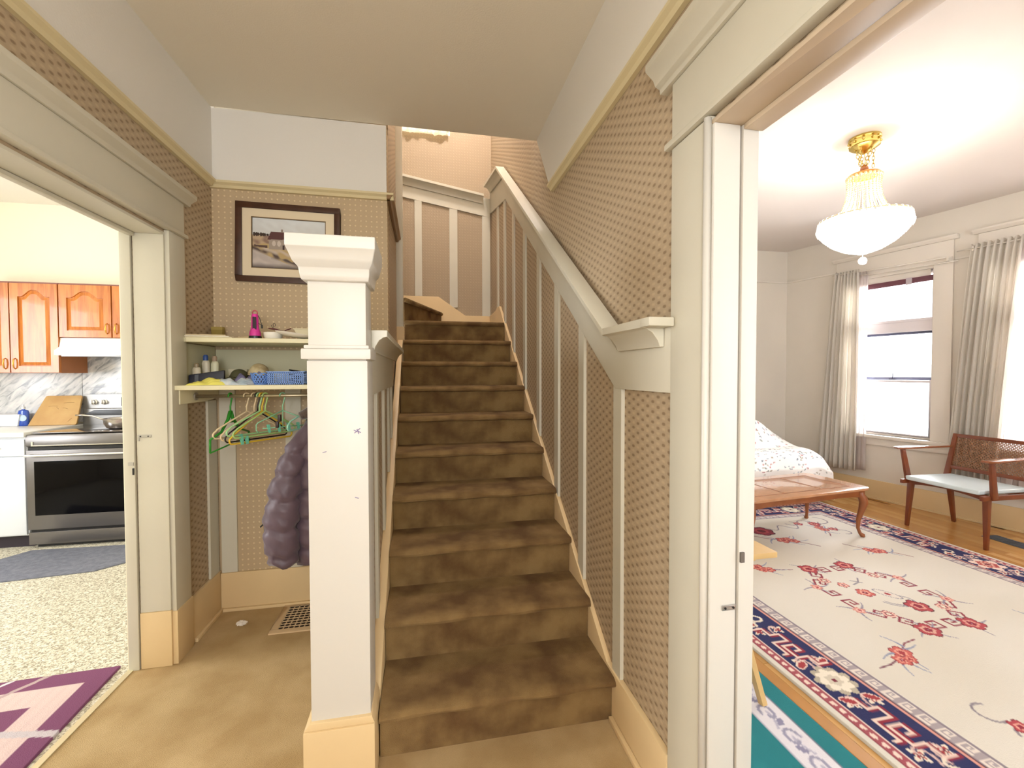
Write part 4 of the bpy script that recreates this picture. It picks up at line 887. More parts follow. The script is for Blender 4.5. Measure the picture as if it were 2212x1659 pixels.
# stove
SX0, SX1, SYF = -3.050, -2.292, 4.105
sv = thing('stove', 'stainless electric range with black oven window and smooth glass top', 'stove', (SX0, SYF, 0)); SW = SX1-SX0
sst = M('stainless', '#75716f', 0.36, metal=0.8, bump=0.01, bscale=400)
blk = M('oven_glass', '#050406', 0.1, spec=0.12)
B().box(0.004, SW-0.004, 0.03, 0.64, 0.03, 0.80).build('body', M('range_side', '#6f6d72', 0.4, metal=0.5), sv)
B().prism([(0.64, 0.80), (0.02, 0.80), (0.0, 0.815), (0.0, 0.868), (0.012, 0.898), (0.64, 0.906)], 'x', 0.0, SW).build('cooktop_frame', sst, sv, bevel=0.003)
B().box(0.02, SW-0.02, 0.03, 0.60, 0.9065, 0.9125).build('glass_cooktop', M('grey_glass', '#5d5653', 0.12, coat=0.6), sv, bevel=0.002)
od = B().box(0.002, SW-0.002, 0.0, 0.029, 0.150, 0.776).build('oven_door', sst, sv, bevel=0.004)
B().box(0.055, SW-0.045, -0.003, 0.0005, 0.262, 0.690).build('oven_window', blk, od, bevel=0.002)
hb = B().tube([(0.02, -0.035, 0.742), (SW-0.02, -0.035, 0.742)], 0.011, 12)
for x in (0.03, SW-0.03): hb.box(x-0.01, x+0.01, -0.035, 0.0, 0.733, 0.751)
hb.build('handle', steel2, od, smooth='auto')
B().box(0.002, SW-0.002, 0.02, 0.03, 0.777, 0.799).build('vent_gap', black, sv)
B().box(0.04, SW-0.02, -0.004, 0.0, 0.811, 0.818).box(0.04, 0.052, -0.004, 0.0, 0.818, 0.846).build('trim_line', steel2, sv)
B().box(0.002, SW-0.002, 0.006, 0.029, 0.030, 0.128).build('storage_drawer', sst, sv, bevel=0.004)
B().box(0.01, SW-0.01, 0.02, 0.03, 0.129, 0.149).build('drawer_gap', black, sv)
B().box(0.03, SW-0.03, 0.05, 0.6, 0.0, 0.029).build('feet_plinth', black, sv)
bgd = B().prism([(0.645, 0.907), (0.600, 0.907), (0.600, 1.055), (0.610, 1.06), (0.612, 1.190), (0.645, 1.190)], 'x', 0.0, SW).build('backguard', M('range_panel', '#9a9896', 0.35, metal=0.5), sv, bevel=0.003)
B().prism([(0.03, 1.012), (0.10, 1.045), (SW-0.10, 1.050), (SW-0.03, 1.012), (SW-0.03, 0.998), (0.03, 0.998)], 'y', 0.575, 0.5995).build('vent_hood', black, bgd, bevel=0.002)
B().box(0.30, SW-0.30, 0.6055, 0.6115, 1.078, 1.160).build('display', M('display_grey', '#5b5d68', 0.2), bgd)
b = B()
for k in range(4): b.box(0.315, 0.345+0.006*(k % 2), 0.6045, 0.6055, 1.147-k*0.018, 1.150-k*0.018)
b.build('display_print', M('display_white', '#d9dbe2', 0.5), bgd)
for x in (0.085, 0.165, SW-0.165, SW-0.085):
    kn = B().lathe([(0.026, 0), (0.026, 0.006), (0.020, 0.008), (0.018, 0.030), (0.001, 0.032)], n=20).build('knob', steel2, bgd, smooth='auto', loc=(x, 0.6115, 1.118), rot=(R(90), 0, 0))
    B().box(-0.004, 0.004, -0.018, 0.018, 0.031, 0.040).build('knob_grip', chrome, kn, bevel=0.002)
pn = thing('saucepan', 'small stainless saucepan with a long curved handle on the glass cooktop', 'saucepan', (-2.525, 4.33, 0.9130), R(6))
b = B(); b.lathe([(0.075, 0), (0.098, 0.012), (0.115, 0.045), (0.118, 0.088), (0.121, 0.091), (0.115, 0.088), (0.110, 0.045), (0.092, 0.014), (0.001, 0.010)], n=40)
b.build('pan', M('pan_steel', '#bdb7b6', 0.22, metal=1.0), pn, smooth='auto')
B().tube([(-0.117, 0, 0.075), (-0.15, 0, 0.088), (-0.20, 0, 0.110), (-0.27, 0, 0.120), (-0.315, 0, 0.120)], [0.007, 0.006, 0.007, 0.008, 0.006], 10).build('handle', M('bright_handle', '#d9d0c4', 0.25, metal=0.9), pn, smooth=True)
# floor mat + striped rug
mt = thing('kitchen_mat', 'slate-grey floor mat with a cut corner in front of the stove', 'mat', (0, 0, 0.0005))
MP = [(-3.6, 3.50), (-2.80, 3.56), (-2.255, 3.56), (-1.62, 4.02), (-2.10, 4.06), (-3.02, 4.06), (-3.6, 3.40)]
MP = [(-3.35, 3.40), (-2.255, 3.545), (-1.75, 4.015), (-2.99, 4.055)]
B().prism(MP, 'z', 0, 0.009).build('mat', M('slate_mat', '#7c7f8c', 0.85, bump=0.6, bscale=90, vscale=30, col2='#6b6e7c'), mt, bevel=0.002)
pr_ = thing('striped_rug', 'plum and pale pink geometric rug on the kitchen vinyl by the hall', 'rug', (0, 0, 0))
RW, RH = 1.5, 0.9
pp = Paint(RW, RH, 0.006, '#7c4769'); X, Y = pp.x, pp.y
# u: from the right edge going left, v: down from the far edge
u_, v_ = RW-X, RH-Y
def band(m, c, a=1.0): pp.mask(m, c, a)
band((u_ > 0.09) & (v_ > 0.09), '#dcc3bf'); band((u_ > 0.20) & (v_ > 0.21), '#7c4769'); band((u_ > 0.30) & (v_ > 0.33), '#dcc3bf'); band((u_ > 0.40) & (v_ > 0.44), '#7c4769'); band((u_ > 0.52) & (v_ > 0.56), '#d8bfbd')
dg = v_*0.9-u_*1.0
band(np.abs(dg+0.27) < 0.014, '#b9a3a2'); band(np.abs(dg+0.40) < 0.010, '#d9d4da'); band(np.abs(v_-0.40-(u_*-0.22)) < 0.016, '#c9bfc4'); band(np.abs(v_-0.62-(u_*-0.1)) < 0.016, '#c9c0b9')
pp.mask(np.clip(np.sin(X*900)*0.5, 0, 1), '#7b3c63', 0.12)
pp.build('rug', Mvc('plum_pile', 0.95, 0.5, 260), 0.010, pr_, map3=lambda V: np.stack([-1.400-(RW-V[:, 0])*0.9985-(RH-V[:, 1])*(-0.055), 2.352-(RH-V[:, 1])-(RW-V[:, 0])*0.06, V[:, 2]+0.0005], -1))

# ------------------------------------------------------------------ living room shell
ax_, ay_ = 4.62, 4.90; WANG = math.atan2(-0.97909831, 0.20338757)
def wallroot(name, label, cat):
    o = sroot(name, label, cat, (ax_, ay_, 0)); o.rotation_euler = (0, 0, WANG); return o
walls('wall_living_back', lplaster, [(0.8645, 4.9, 4.90, 5.02, 0, LC)], 'cream back wall of the living room')
walls('wall_living_side', lplaster, [(0.8645, 0.869, 1.031, 4.90, 0, LC), (0.8645, 0.869, -1.2, -0.6, 0, LC), (0.8645, 0.869, -0.6, 1.031, 2.034, LC)], 'living room face of the shared wall')
walls('wall_living_front', lplaster, [(0.8645, 2.1, -1.3, -1.2, 0, LC), (4.3, 5.95, -1.3, -1.2, 0, LC), (2.1, 4.3, -1.3, -1.2, 0, 0.7), (2.1, 4.3, -1.3, -1.2, 2.4, LC)], 'near living room wall with an unseen window opening added for light')
b = B(); LW = 6.35
W1, W2 = (0.755, 1.500), (1.960, 2.900); ZB, ZTp = 0.70, 2.42
for q in ((-0.1, W1[0], 0, LC), (W1[1], W2[0], 0, LC), (W2[1], LW, 0, LC), (W1[0], W1[1], 0, ZB), (W1[0], W1[1], ZTp, LC), (W2[0], W2[1], 0, ZB), (W2[0], W2[1], ZTp, LC)): b.box(q[0], q[1], 0, 0.14, q[2], q[3])
st(b.build('wall_windows', lplaster, loc=(ax_, ay_, 0), rot=(0, 0, WANG)), 'cream window wall of the living room', 'wall')
st(box(0.8645, 6.1, -1.3, 5.02, LC, LC+0.08).build('ceiling_living', lceil), 'off-white living room ceiling', 'ceiling')
st(box(0.8645, 6.1, -1.3, 5.02, -0.1, -0.010).build('floor_living', M('subfloor', '#9b6a34', 0.6)), 'subfloor under the living room boards', 'floor')
flr = sroot('floor_boards', 'narrow honey-coloured hardwood strips of the living room', 'floor')
bm1 = B().box(0, 0.0575, 0, 1.30, -0.0095, 0.0)
pms = []
for k, c_ in enumerate(('#cf9c58', '#c89250', '#d8a765', '#c18a49')):
    m = M('maple_strip_%d' % k, c_, 0.25, var=0.12, vscale=5, coat=0.3); o = bm1.build('board', m, flr, bevel=0.0008, seg=1)
    pms.append(o.data); bpy.data.objects.remove(o)
nrow = 0
x = 0.870
while x < 5.3:
    if x < 1.64 or x > 4.02:
        off = rng.uniform(0, 1.0); y = 4.9-off*1.3-0.35
        yy = 4.88
        first = True
        while yy > 0.2:
            L = 1.30 if not first else 0.4+off*0.85
            first = False
            xe = 4.62+(4.9-yy+L/2)*0.2077
            if x < xe-0.02: piece(pms[rng.integers(4)], 'board', flr, (x, yy-L, 0), None, (1, L/1.30*0.998, 1))
            yy -= L
    x += 0.0585
o = B().box(1.64, 4.02, 0.2, 4.88, -0.0095, -0.0002).box(0.870, 5.85, -1.2, 0.2, -0.0095, -0.0002).build('board_field', pms and MATS['maple_strip_0'], flr)
wr_ = wallroot('trim_living_window_wall', 'peach baseboard and thin picture rail of the living room window wall', 'baseboard')
B().box(-0.1, LW, -0.018, -0.0005, 0.0, 0.205).build('baseboard', tan, wr_, bevel=0.003)
B().box(-0.1, LW, -0.032, -0.0185, 0.0, 0.018).build('shoe_moulding', tan, wr_, bevel=0.003)
B().box(-0.1, 0.60, -0.018, -0.0005, 2.525, 2.545).build('picture_rail', whitel, wr_, bevel=0.003)
B().box(1.655, 1.79, -0.018, -0.0005, 2.445, 2.463).build('picture_rail', whitel, wr_, bevel=0.003)
st(box(0.870, 4.60, 4.882, 4.8995, 2.525, 2.545).build('trim_picture_rail_living', whitel, bevel=0.003), 'thin picture rail on the living room back wall', 'picture rail')
baseb('baseboard_living', B().box(0.870, 4.60, 4.882, 4.8995, 0, 0.205), 'peach baseboard on the living room back wall')
glassm = bpy.data.materials.new('window_glass'); glassm.use_nodes = True; nt = glassm.node_tree; nt.nodes.remove(nt.nodes['Principled BSDF'])
gt = nt.nodes.new('ShaderNodeBsdfTransparent'); gg = nt.nodes.new('ShaderNodeBsdfGlossy'); gg.inputs['Roughness'].default_value = 0.02; fr_ = nt.nodes.new('ShaderNodeFresnel'); mx = nt.nodes.new('ShaderNodeMixShader')
nt.links.new(fr_.outputs[0], mx.inputs[0]); nt.links.new(gt.outputs[0], mx.inputs[1]); nt.links.new(gg.outputs[0], mx.inputs[2]); nt.links.new(mx.outputs[0], nt.nodes['Material Output'].inputs[0])
sash = M('sash_paint', '#e2dcdf', 0.5)
def window(name, label, s0, s1, full):
    w_ = wallroot(name, label, 'window'); cw = 0.145
    B().box(s0-cw, s0, -0.022, -0.0005, ZB-0.01, 2.44).build('side_casing', whitel, w_, bevel=0.003)
    B().box(s1, s1+cw, -0.022, -0.0005, ZB-0.01, 2.44).build('side_casing', whitel, w_, bevel=0.003)
    B().box(s0-cw, s1+cw, -0.022, -0.0005, 2.441, 2.640).build('head_casing', whitel, w_, bevel=0.003)
    B().prism([(-0.0005, 2.641), (-0.03, 2.641), (-0.055, 2.665), (-0.055, 2.680), (-0.0005, 2.680)], 'x', s0-cw-0.035, s1+cw+0.035).build('head_cap', whitel, w_, bevel=0.002)
    B().box(s0-cw-0.02, s1+cw+0.02, -0.060, 0.05, 0.668, 0.700).build('stool', whitel, w_, bevel=0.005)
    B().box(s0-cw, s1+cw, -0.022, -0.0005, 0.590, 0.667).build('apron', whitel, w_, bevel=0.003)
    B().box(s0, s0+0.012, 0, 0.139, 0.70, 2.42).box(s1-0.012, s1, 0, 0.139, 0.70, 2.42).box(s0+0.012, s1-0.012, 0, 0.139, 2.408, 2.42).box(s0+0.012, s1-0.012, 0.051, 0.139, 0.70, 0.715).build('jamb', whitel, w_)
    B().box(s0+0.012, s1-0.012, 0.055, 0.135, 1.800, 1.905).build('transom_bar', sash, w_, bevel=0.004)
    up = B().box(s0+0.012, s0+0.040, 0.06, 0.095, 1.905, 2.408).box(s1-0.040, s1-0.012, 0.06, 0.095, 1.905, 2.408).box(s0+0.04, s1-0.04, 0.06, 0.095, 2.365, 2.408).box(s0+0.04, s1-0.04, 0.06, 0.095, 1.905, 1.932).build('upper_sash', sash, w_, bevel=0.002)
    B().box(s0+0.04, s1-0.04, 0.074, 0.078, 1.932, 2.365).build('pane', glassm, up)
    lo = B().box(s0+0.012, s0+0.052, 0.06, 0.095, 0.715, 1.30).box(s1-0.052, s1-0.012, 0.06, 0.095, 0.715, 1.30).box(s0+0.052, s1-0.052, 0.06, 0.095, 0.715, 0.735).box(s0+0.052, s1-0.052, 0.06, 0.095, 1.272, 1.295).build('lower_sash', sash, w_, bevel=0.002)
    B().box(s0+0.052, s1-0.052, 0.074, 0.078, 0.735, 1.272).build('pane', glassm, lo)
    mid = B().box(s0+0.012, s0+0.052, 0.096, 0.130, 1.295, 1.80).box(s1-0.052, s1-0.012, 0.096, 0.130, 1.295, 1.80).box(s0+0.052, s1-0.052, 0.090, 0.130, 1.298, 1.330).build('middle_sash', M('blue_grey_rail', '#8f95b4', 0.5), w_, bevel=0.002)
    B().box(s0+0.052, s1-0.052, 0.108, 0.112, 1.33, 1.78).build('pane', glassm, mid)
    B().box(s0+0.012, s1-0.012, 0.094, 0.130, 1.775, 1.799).build('dark_rail', M('slate_rail', '#5d6078', 0.5), w_)  # dark slate strip under the transom bar
    m_ = (s0+s1)/2
    B().box(m_-0.03, m_+0.03, 0.072, 0.094, 1.300, 1.314).tube([(m_-0.0, 0.08, 1.31), (m_+0.006, 0.078, 1.40)], [0.006, 0.0015], 6).build('sash_latch', M('slate_rail', '#5d6078'), mid)
    if full:
        bl = B().box(s0+0.045, s1-0.014, 0.020, 0.034, 2.290, 2.345).build('blind_rail', M('maroon_wood', '#6a3d48', 0.5), w_, bevel=0.003)
        B().box(s1-0.24, s1-0.19, 0.012, 0.019, 2.28, 2.35).build('blind_bracket', M('dull_plastic', '#b9aeb4', 0.5), bl)
        B().box(s0+0.012, s1-0.05, 0.036, 0.050, 2.345, 2.408).build('blind_valance', whitel, w_, bevel=0.003)
    return w_
window('window_1', 'living room window in white casing between the two curtains', W1[0], W1[1], True)
window('window_2', 'second living room window, cut by the picture\'s right edge', W2[0], W2[1], True)
# curtains
linen = translucent('taupe_linen', '#ebe6dd', 0.42)
sheer = translucent('white_sheer', '#efe9e6', 0.7)
def curtain(name, label, cat, top, bot, z0, z1, nf, mat, yoff=-0.10, amp=0.030, seed=0, pinch=True, parent=None):
    rg = np.random.default_rng(seed); t = thing(name, label, cat, (ax_, ay_, 0), WANG, 'curtains of the living room windows')
    n_, m_ = nf*12, 26; ph = rg.uniform(0, 6, 4); vs = []
    for k in range(m_+1):
        e = k/m_; z = z1+(z0-z1)*e
        for i in range(n_+1):
            q = i/n_; qq = q+0.018*math.sin(q*13+ph[0])*e
            s_ = (top[0]+(top[1]-top[0])*qq)*(1-e**0.8)+(bot[0]+(bot[1]-bot[0])*qq)*e**0.8
            a_ = amp*(0.55+0.45*e)*(0.75+0.25*math.sin(q*17+ph[1]))
            if e < 0.08: a_ *= 1.15
            y = yoff+a_*math.sin(2*math.pi*nf*qq+0.5*math.sin(e*3+ph[2]))
            zz = z+(0.012*math.cos(2*math.pi*nf*qq) if k == 0 else 0)
            vs.append((s_+0.010*math.sin(4*math.pi*nf*qq)*e, y, zz))
    B().add(vs, [(k*(n_+1)+i, k*(n_+1)+i+1, (k+1)*(n_+1)+i+1, (k+1)*(n_+1)+i) for k in range(m_) for i in range(n_)]).build('fabric', mat, t, smooth=True, solid=0.002)
    return t
curtain('curtain', 'taupe linen curtain gathered at the left side of the first window', 'curtain', (0.635, 0.885), (0.475, 0.90), 0.29, 2.505, 8, linen, seed=1, amp=0.036)
curtain('curtain', 'taupe linen curtain hanging behind the armchair, left of the second window', 'curtain', (1.80, 2.13), (1.66, 1.99), 0.29, 2.53, 8, linen, seed=4, amp=0.040)
curtain('sheer_curtain', 'narrow white sheer beside the taupe curtain of the first window', 'curtain', (0.87, 0.955), (0.80, 0.95), 0.30, 2.48, 3, sheer, yoff=-0.055, amp=0.012, seed=2)
curtain('sheer_curtain', 'wide white sheer drawn across the second window', 'curtain', (2.02, 2.98), (1.90, 2.98), 0.30, 2.49, 14, sheer, yoff=-0.05, amp=0.012, seed=6)
rd = thing('curtain_rod', 'thin white double curtain rod across the first window', 'curtain rod', (ax_, ay_, 0), WANG)
B().tube([(0.62, -0.11, 2.49), (1.66, -0.09, 2.465)], 0.006, 8).build('rod', whitel, rd, smooth=True)
B().tube([(0.62, -0.06, 2.455), (1.69, -0.05, 2.425)], 0.005, 8).build('rod', whitel, rd, smooth=True)
B().box(1.625, 1.64, -0.10, -0.0225, 2.43, 2.475).build('bracket', whitel, rd); B().box(0.64, 0.655, -0.115, -0.0225, 2.45, 2.50).build('bracket', whitel, rd)
rd2 = thing('curtain_rod', 'thin white curtain rod across the second window', 'curtain rod', (ax_, ay_, 0), WANG)
B().tube([(1.70, -0.10, 2.50), (3.0, -0.10, 2.50)], 0.006, 8).build('rod', whitel, rd2, smooth=True)
B().box(1.80, 1.815, -0.10, -0.0225, 2.48, 2.52).build('bracket', whitel, rd2); B().box(2.98, 2.995, -0.10, -0.0225, 2.48, 2.52).build('bracket', whitel, rd2)

# ---- armchair
AC = thing('armchair', 'teak armchair with cane back and pale blue seat by the windows', 'armchair', (4.50, 2.865, 0), R(0))
teak = M('teak', '#7d3f22', 0.32, var=0.2, vscale=14, coat=0.2)
hwid = 0.30       # local: x toward the wall (+) / front (-), y across
for sy in (-1, 1):
    B().beam((-0.235, sy*0.285, 0.0), (-0.215, sy*0.270, 0.415), 0.026, 0.026, up=(1, 0, 0), w2=0.042, h2=0.040).build('front_leg', teak, AC, bevel=0.006)
    B().beam((0.30, sy*0.280, 0.0), (0.215, sy*0.272, 0.43), 0.026, 0.026, up=(1, 0, 0), w2=0.040, h2=0.044).build('rear_leg', teak, AC, bevel=0.006)
    B().beam((-0.30, sy*0.288, 0.405), (0.24, sy*0.288, 0.400), 0.028, 0.036).build('side_rail', teak, AC, bevel=0.004)
    B().beam((0.205, sy*0.288, 0.39), (0.315, sy*0.288, 0.815), 0.030, 0.046, up=(0, 1, 0), w2=0.024, h2=0.034).build('back_post', teak, AC, bevel=0.006)
    B().beam((-0.20, sy*0.305, 0.400), (-0.255, sy*0.318, 0.690), 0.056, 0.024, up=(0, 1, 0), w2=0.038, h2=0.022).build('arm_post', teak, AC, bevel=0.005)
    am = B().prism([(-0.335, sy*0.300), (-0.325, sy*0.345), (-0.27, sy*0.362), (-0.10, sy*0.350), (0.10, sy*0.325), (0.262, sy*0.305), (0.262, sy*0.275), (0.05, sy*0.282), (-0.15, sy*0.285), (-0.30, sy*0.284)], 'z', 0.690, 0.708)
    am.build('armrest', M('teak_glossy', '#8a5030', 0.12, coat=0.8), AC, bevel=0.006)
b = B(); n_ = 16
for k in range(n_):
    y0, y1 = -0.275+0.55*k/n_, -0.275+0.55*(k+1)/n_; z = lambda y: 0.375+0.030*(1-(abs(y)/0.275)**2)
    b.hexa([(-0.235, y0, z(y0)), (-0.205, y0, z(y0)), (-0.205, y1, z(y1)), (-0.235, y1, z(y1)), (-0.235, y0, 0.425), (-0.205, y0, 0.425), (-0.205, y1, 0.425), (-0.235, y1, 0.425)])
b.build('front_rail', teak, AC)
box(0.205, 0.235, -0.275, 0.275, 0.375, 0.42).build('rear_rail', teak, AC, bevel=0.003)
cu = Paint(1, 1, 0.1, '#dfeaec')
B().hexa([(-0.29, -0.262, 0.424), (0.235, -0.262, 0.418), (0.235, 0.262, 0.418), (-0.29, 0.262, 0.424), (-0.29, -0.27, 0.462), (0.235, -0.27, 0.455), (0.235, 0.27, 0.455), (-0.29, 0.27, 0.462)]).build('seat_cushion', M('pale_blue_vinyl', '#d5e3e6', 0.45, bump=0.05), AC, bevel=0.014, seg=3)
def bx(z): return 0.205+(z-0.39)*(0.110/0.425)
for z, hh in ((0.800, 0.030), (0.515, 0.030)): B().beam((bx(z), -0.272, z), (bx(z), 0.272, z), 0.022, hh).build('back_rail', teak, AC, bevel=0.004)
b = B(); zA, zB_ = 0.530, 0.785
for k in range(46):
    y = -0.268+0.536*k/45; b.hexa([(bx(zA)-.0006, y-.0019, zA), (bx(zA)+.0006, y-.0019, zA), (bx(zA)+.0006, y+.0019, zA), (bx(zA)-.0006, y+.0019, zA), (bx(zB_)-.0006, y-.0019, zB_), (bx(zB_)+.0006, y-.0019, zB_), (bx(zB_)+.0006, y+.0019, zB_), (bx(zB_)-.0006, y+.0019, zB_)])
for k in range(22):
    z = zA+(zB_-zA)*k/21; b.box(bx(z)-0.0016, bx(z)-0.0004, -0.268, 0.268, z-0.0019, z+0.0019)
for sg_ in (-1, 1):
    for k in range(-10, 34):
        y0 = -0.268+0.024*k*1.0; p = []
        ya_, yb_ = (y0, y0+0.255) if sg_ > 0 else (y0+0.255, y0)
        za, zb2 = zA, zB_
        lo_, hi_ = -0.268, 0.268
        t0, t1 = 0.0, 1.0
        dy = yb_-ya_
        ta, tb_ = sorted(((lo_-ya_)/dy, (hi_-ya_)/dy)); t0, t1 = max(t0, ta), min(t1, tb_)
        if t1-t0 < 0.05: continue
        P0 = (bx(za+(zb2-za)*t0)+0.001, ya_+dy*t0, za+(zb2-za)*t0); P1 = (bx(za+(zb2-za)*t1)+0.001, ya_+dy*t1, za+(zb2-za)*t1)
        b.beam(P0, P1, 0.0032, 0.001, up=(1, 0, 0))
b.build('cane_panel', M('brown_cane', '#8a5f3e', 0.6), AC, kind='stuff')

# ---- coffee table
cft = thing('coffee_table', 'cherry-wood coffee table with cabriole legs in front of the bed', 'coffee table', (2.955, 3.155, 0.0125), R(6.5))
chw = M('pinkish_cherry', '#c08c66', 0.22, var=0.16, vscale=10, coat=0.4); chd = M('cherry_dark', '#94562f', 0.3, var=0.2, vscale=12)
TW, TD = 0.615, 0.270
def roundrect(a, b_, rr, n=5, chamfer=False):
    p = []
    for cx_, cy_, s0 in ((a-rr, b_-rr, 0), (-a+rr, b_-rr, 90), (-a+rr, -b_+rr, 180), (a-rr, -b_+rr, 270)):
        for k in range(n+1): t = R(s0+90*k/n); p.append((cx_+rr*math.cos(t), cy_+rr*math.sin(t)))
    return p
B().prism(roundrect(TW+0.02, TD+0.02, 0.06), 'z', 0.398, 0.420).build('tabletop', chw, cft, bevel=0.006)
b = B()
for x in (-0.20, 0.20, 0.50): b.box(x-0.004, x+0.004, -TD+0.07, TD-0.07, 0.4202, 0.4212)
b.box(-0.54, 0.50, -TD+0.066, -TD+0.074, 0.4202, 0.4212).box(-0.54, 0.50, TD-0.074, TD-0.066, 0.4202, 0.4212)
b.build('inlay_line', chd, cft)
b = B()
for sy in (-1, 1):
    b.prism([(-TW+0.06, 0.398), (TW-0.06, 0.398), (TW-0.06, 0.335), (0.35, 0.345), (0.0, 0.338), (-0.35, 0.345), (-TW+0.06, 0.335)], 'y', sy*(TD-0.035)-0.009, sy*(TD-0.035)+0.009)
for sx in (-1, 1): b.box(sx*(TW-0.035)-0.009, sx*(TW-0.035)+0.009, -TD+0.06, TD-0.06, 0.340, 0.398)
b.build('apron', chd, cft, bevel=0.002)
for sx in (-1, 1):
    for sy in (-1, 1):
        ox, oy = sx*(TW-0.035), sy*(TD-0.035); dx, dy = sx*0.7071, sy*0.7071
        prof = [(0.398, -0.002, 0.030), (0.350, 0.0, 0.030), (0.325, 0.016, 0.033), (0.285, 0.022, 0.031), (0.22, 0.008, 0.023), (0.14, -0.012, 0.017), (0.07, -0.014, 0.013), (0.03, 0.0, 0.013), (0.012, 0.018, 0.019), (0.0, 0.022, 0.016)]
        B().tube([(ox+dx*o_, oy+dy*o_, z) for z, o_, r_ in prof], [r_ for z, o_, r_ in prof], 12).build('leg', chd, cft, smooth=True)

B().box(0.565, 0.600, 0.215, 0.250, 0.300, 0.334).build('felt_cap', M('white_felt', '#f0efee', 0.7), cft, label='white block under the far corner')
# ---- low light wood table by the doorway
lt = thing('low_wood_table', 'low light-wood table with splayed legs, mostly hidden by the doorway', 'table', (1.20, 1.84, 0.0105))
lw = M('pale_birch', '#d6b277', 0.4, var=0.1, vscale=8)
B().box(-0.235, 0.285, -0.235, 0.235, 0.575, 0.600).build('tabletop', lw, lt, bevel=0.004)
B().box(-0.18, 0.215, -0.19, 0.19, 0.548, 0.5745).build('apron', lw, lt, bevel=0.002)
for sx in (-1, 1):
    for sy in (-1, 1):
        B().beam((sx*0.155+0.01, sy*0.30, 0.0), (sx*0.08+0.01, sy*0.14, 0.5475), 0.030, 0.022, up=(1, 0, 0), w2=0.036, h2=0.034).build('leg', lw, lt, bevel=0.003)

# ---- bed
bdt = thing('bed', 'bed with a white quilt sprinkled with small flowers along the back wall', 'bed', (0, 0, 0))
bx0, bx1, by0, by1, bz = 2.25, 4.12, 3.86, 4.84, 0.56
B().box(bx0+0.05, bx1-0.06, by0+0.06, by1, 0.18, 0.52).build('mattress', M('ticking', '#d9d4cc', 0.8), bdt, bevel=0.03)
B().box(bx0+0.04, bx1-0.10, by0+0.08, by1-0.01, 0.08, 0.179).build('bed_frame', teak, bdt)
b = B()
for x in (bx0+0.1, bx1-0.2):
    for y in (by0+0.12, by1-0.08): b.lathe([(0.02, 0), (0.025, 0.08)], (x, y, 0), 10)
b.build('bed_feet', teak, bdt)
UU, VV = (bx1-bx0)+0.36, (by1-by0)+0.36
q = Paint(UU, VV, 0.0085, '#f6f4f0')
for k in range(1100):
    x, y = rng.uniform(0, UU), rng.uniform(0, VV); a = rng.uniform(-0.5, 0.5)
    c_ = ('#8f9590', '#9aa6b4', '#c08a8a', '#a99f90', '#7f8a96')[rng.integers(5)]
    q.ell(x, y, rng.uniform(.008, .017), rng.uniform(.005, .008), a, c_)
def quilt(V):
    uu, vv, t = V[:, 0], V[:, 1]-0.36, V[:, 2]; Lx = bx1-bx0
    x = bx0+np.minimum(uu, Lx); y = by0+np.maximum(vv, 0)
    dx = np.maximum(uu-Lx, 0); dy = np.maximum(-vv, 0)
    top = 0.565+0.022*np.sin(x*5+y*3)*0.4
    rx = (x-bx0); hump = 0.33*np.clip((y-4.12)/0.22, 0, 1)**1.2*(0.55*np.clip((4.16-x)/0.55, 0, 1)**0.8+0.40/(1+np.exp((x-3.88)/0.075)))*(0.93+0.07*np.sin(x*9))
    edge = 0.05*np.clip(1-(bx1-x)/0.14, 0, 1)**2+0.05*np.clip(1-(y-by0)/0.14, 0, 1)**2
    z = top+hump-edge-np.maximum(dx, dy)*1.0-np.minimum(dx, dy)*0.15
    x = x+0.06*np.clip(dx/0.12, 0, 1)+0.02*np.sin(y*14)*np.clip(dx/0.3, 0, 1)+dx*0.10
    y = y-0.05*np.clip(dy/0.12, 0, 1)-0.018*np.sin(x*12)*np.clip(dy/0.3, 0, 1)
    low = t < 0.004
    return np.stack([x, y, z-np.where(low, 0.008, 0)], -1)
q.build('quilt', Mvc('quilt_cotton', 0.9, 0.2, 60), 0.008, bdt, map3=quilt)

# ---- chandelier
CH = thing('chandelier', 'lit crystal bead chandelier hanging on brass chains', 'chandelier', (2.875, 2.43, LC))
crys = M('glow_crystal', '#fffaf0', 0.1, coat=1.0); cn = crys.node_tree.nodes['Principled BSDF']; cn.inputs['Emission Color'].default_value = (1, 0.98, 0.96, 1); cn.inputs['Emission Strength'].default_value = 1.1  # emission stands in for bulb light caught by the crystals
cry2 = M('dim_glow_crystal', '#cdb984', 0.08, coat=1.0); c2n = cry2.node_tree.nodes['Principled BSDF']; c2n.inputs['Emission Color'].default_value = (1, 0.93, 0.78, 1); c2n.inputs['Emission Strength'].default_value = 0.08  # slight emission added, as if lit by the bulbs
B().lathe([(0.088, 0), (0.090, -0.012), (0.080, -0.018), (0.078, -0.050), (0.084, -0.058), (0.066, -0.072), (0.030, -0.092), (0.012, -0.104), (0.001, -0.106)], n=32).build('canopy', brass, CH, smooth='auto')
bb = B()
for k in range(10): bb.ball((0.085*math.cos(k*0.628), 0.085*math.sin(k*0.628), -0.030), 0.009, 8, 5)
bb.build('canopy_beads', brass, CH, smooth=True, kind='stuff')
def chain(p, q, n_):
    b = B(); p, q = Vector(p), Vector(q); d = (q-p)/n_; L = d.length; dn = d.normalized(); x = dn.orthogonal().normalized(); y = dn.cross(x)
    for k in range(n_):
        c = p+d*(k+0.5); s_ = x if k % 2 else y
        b.tube([c+dn*(L*0.66*math.sin(a))+s_*(L*0.30*math.cos(a)) for a in np.linspace(0, 2*math.pi, 10, endpoint=False)], 0.0022, 5, closed=True)
    return b
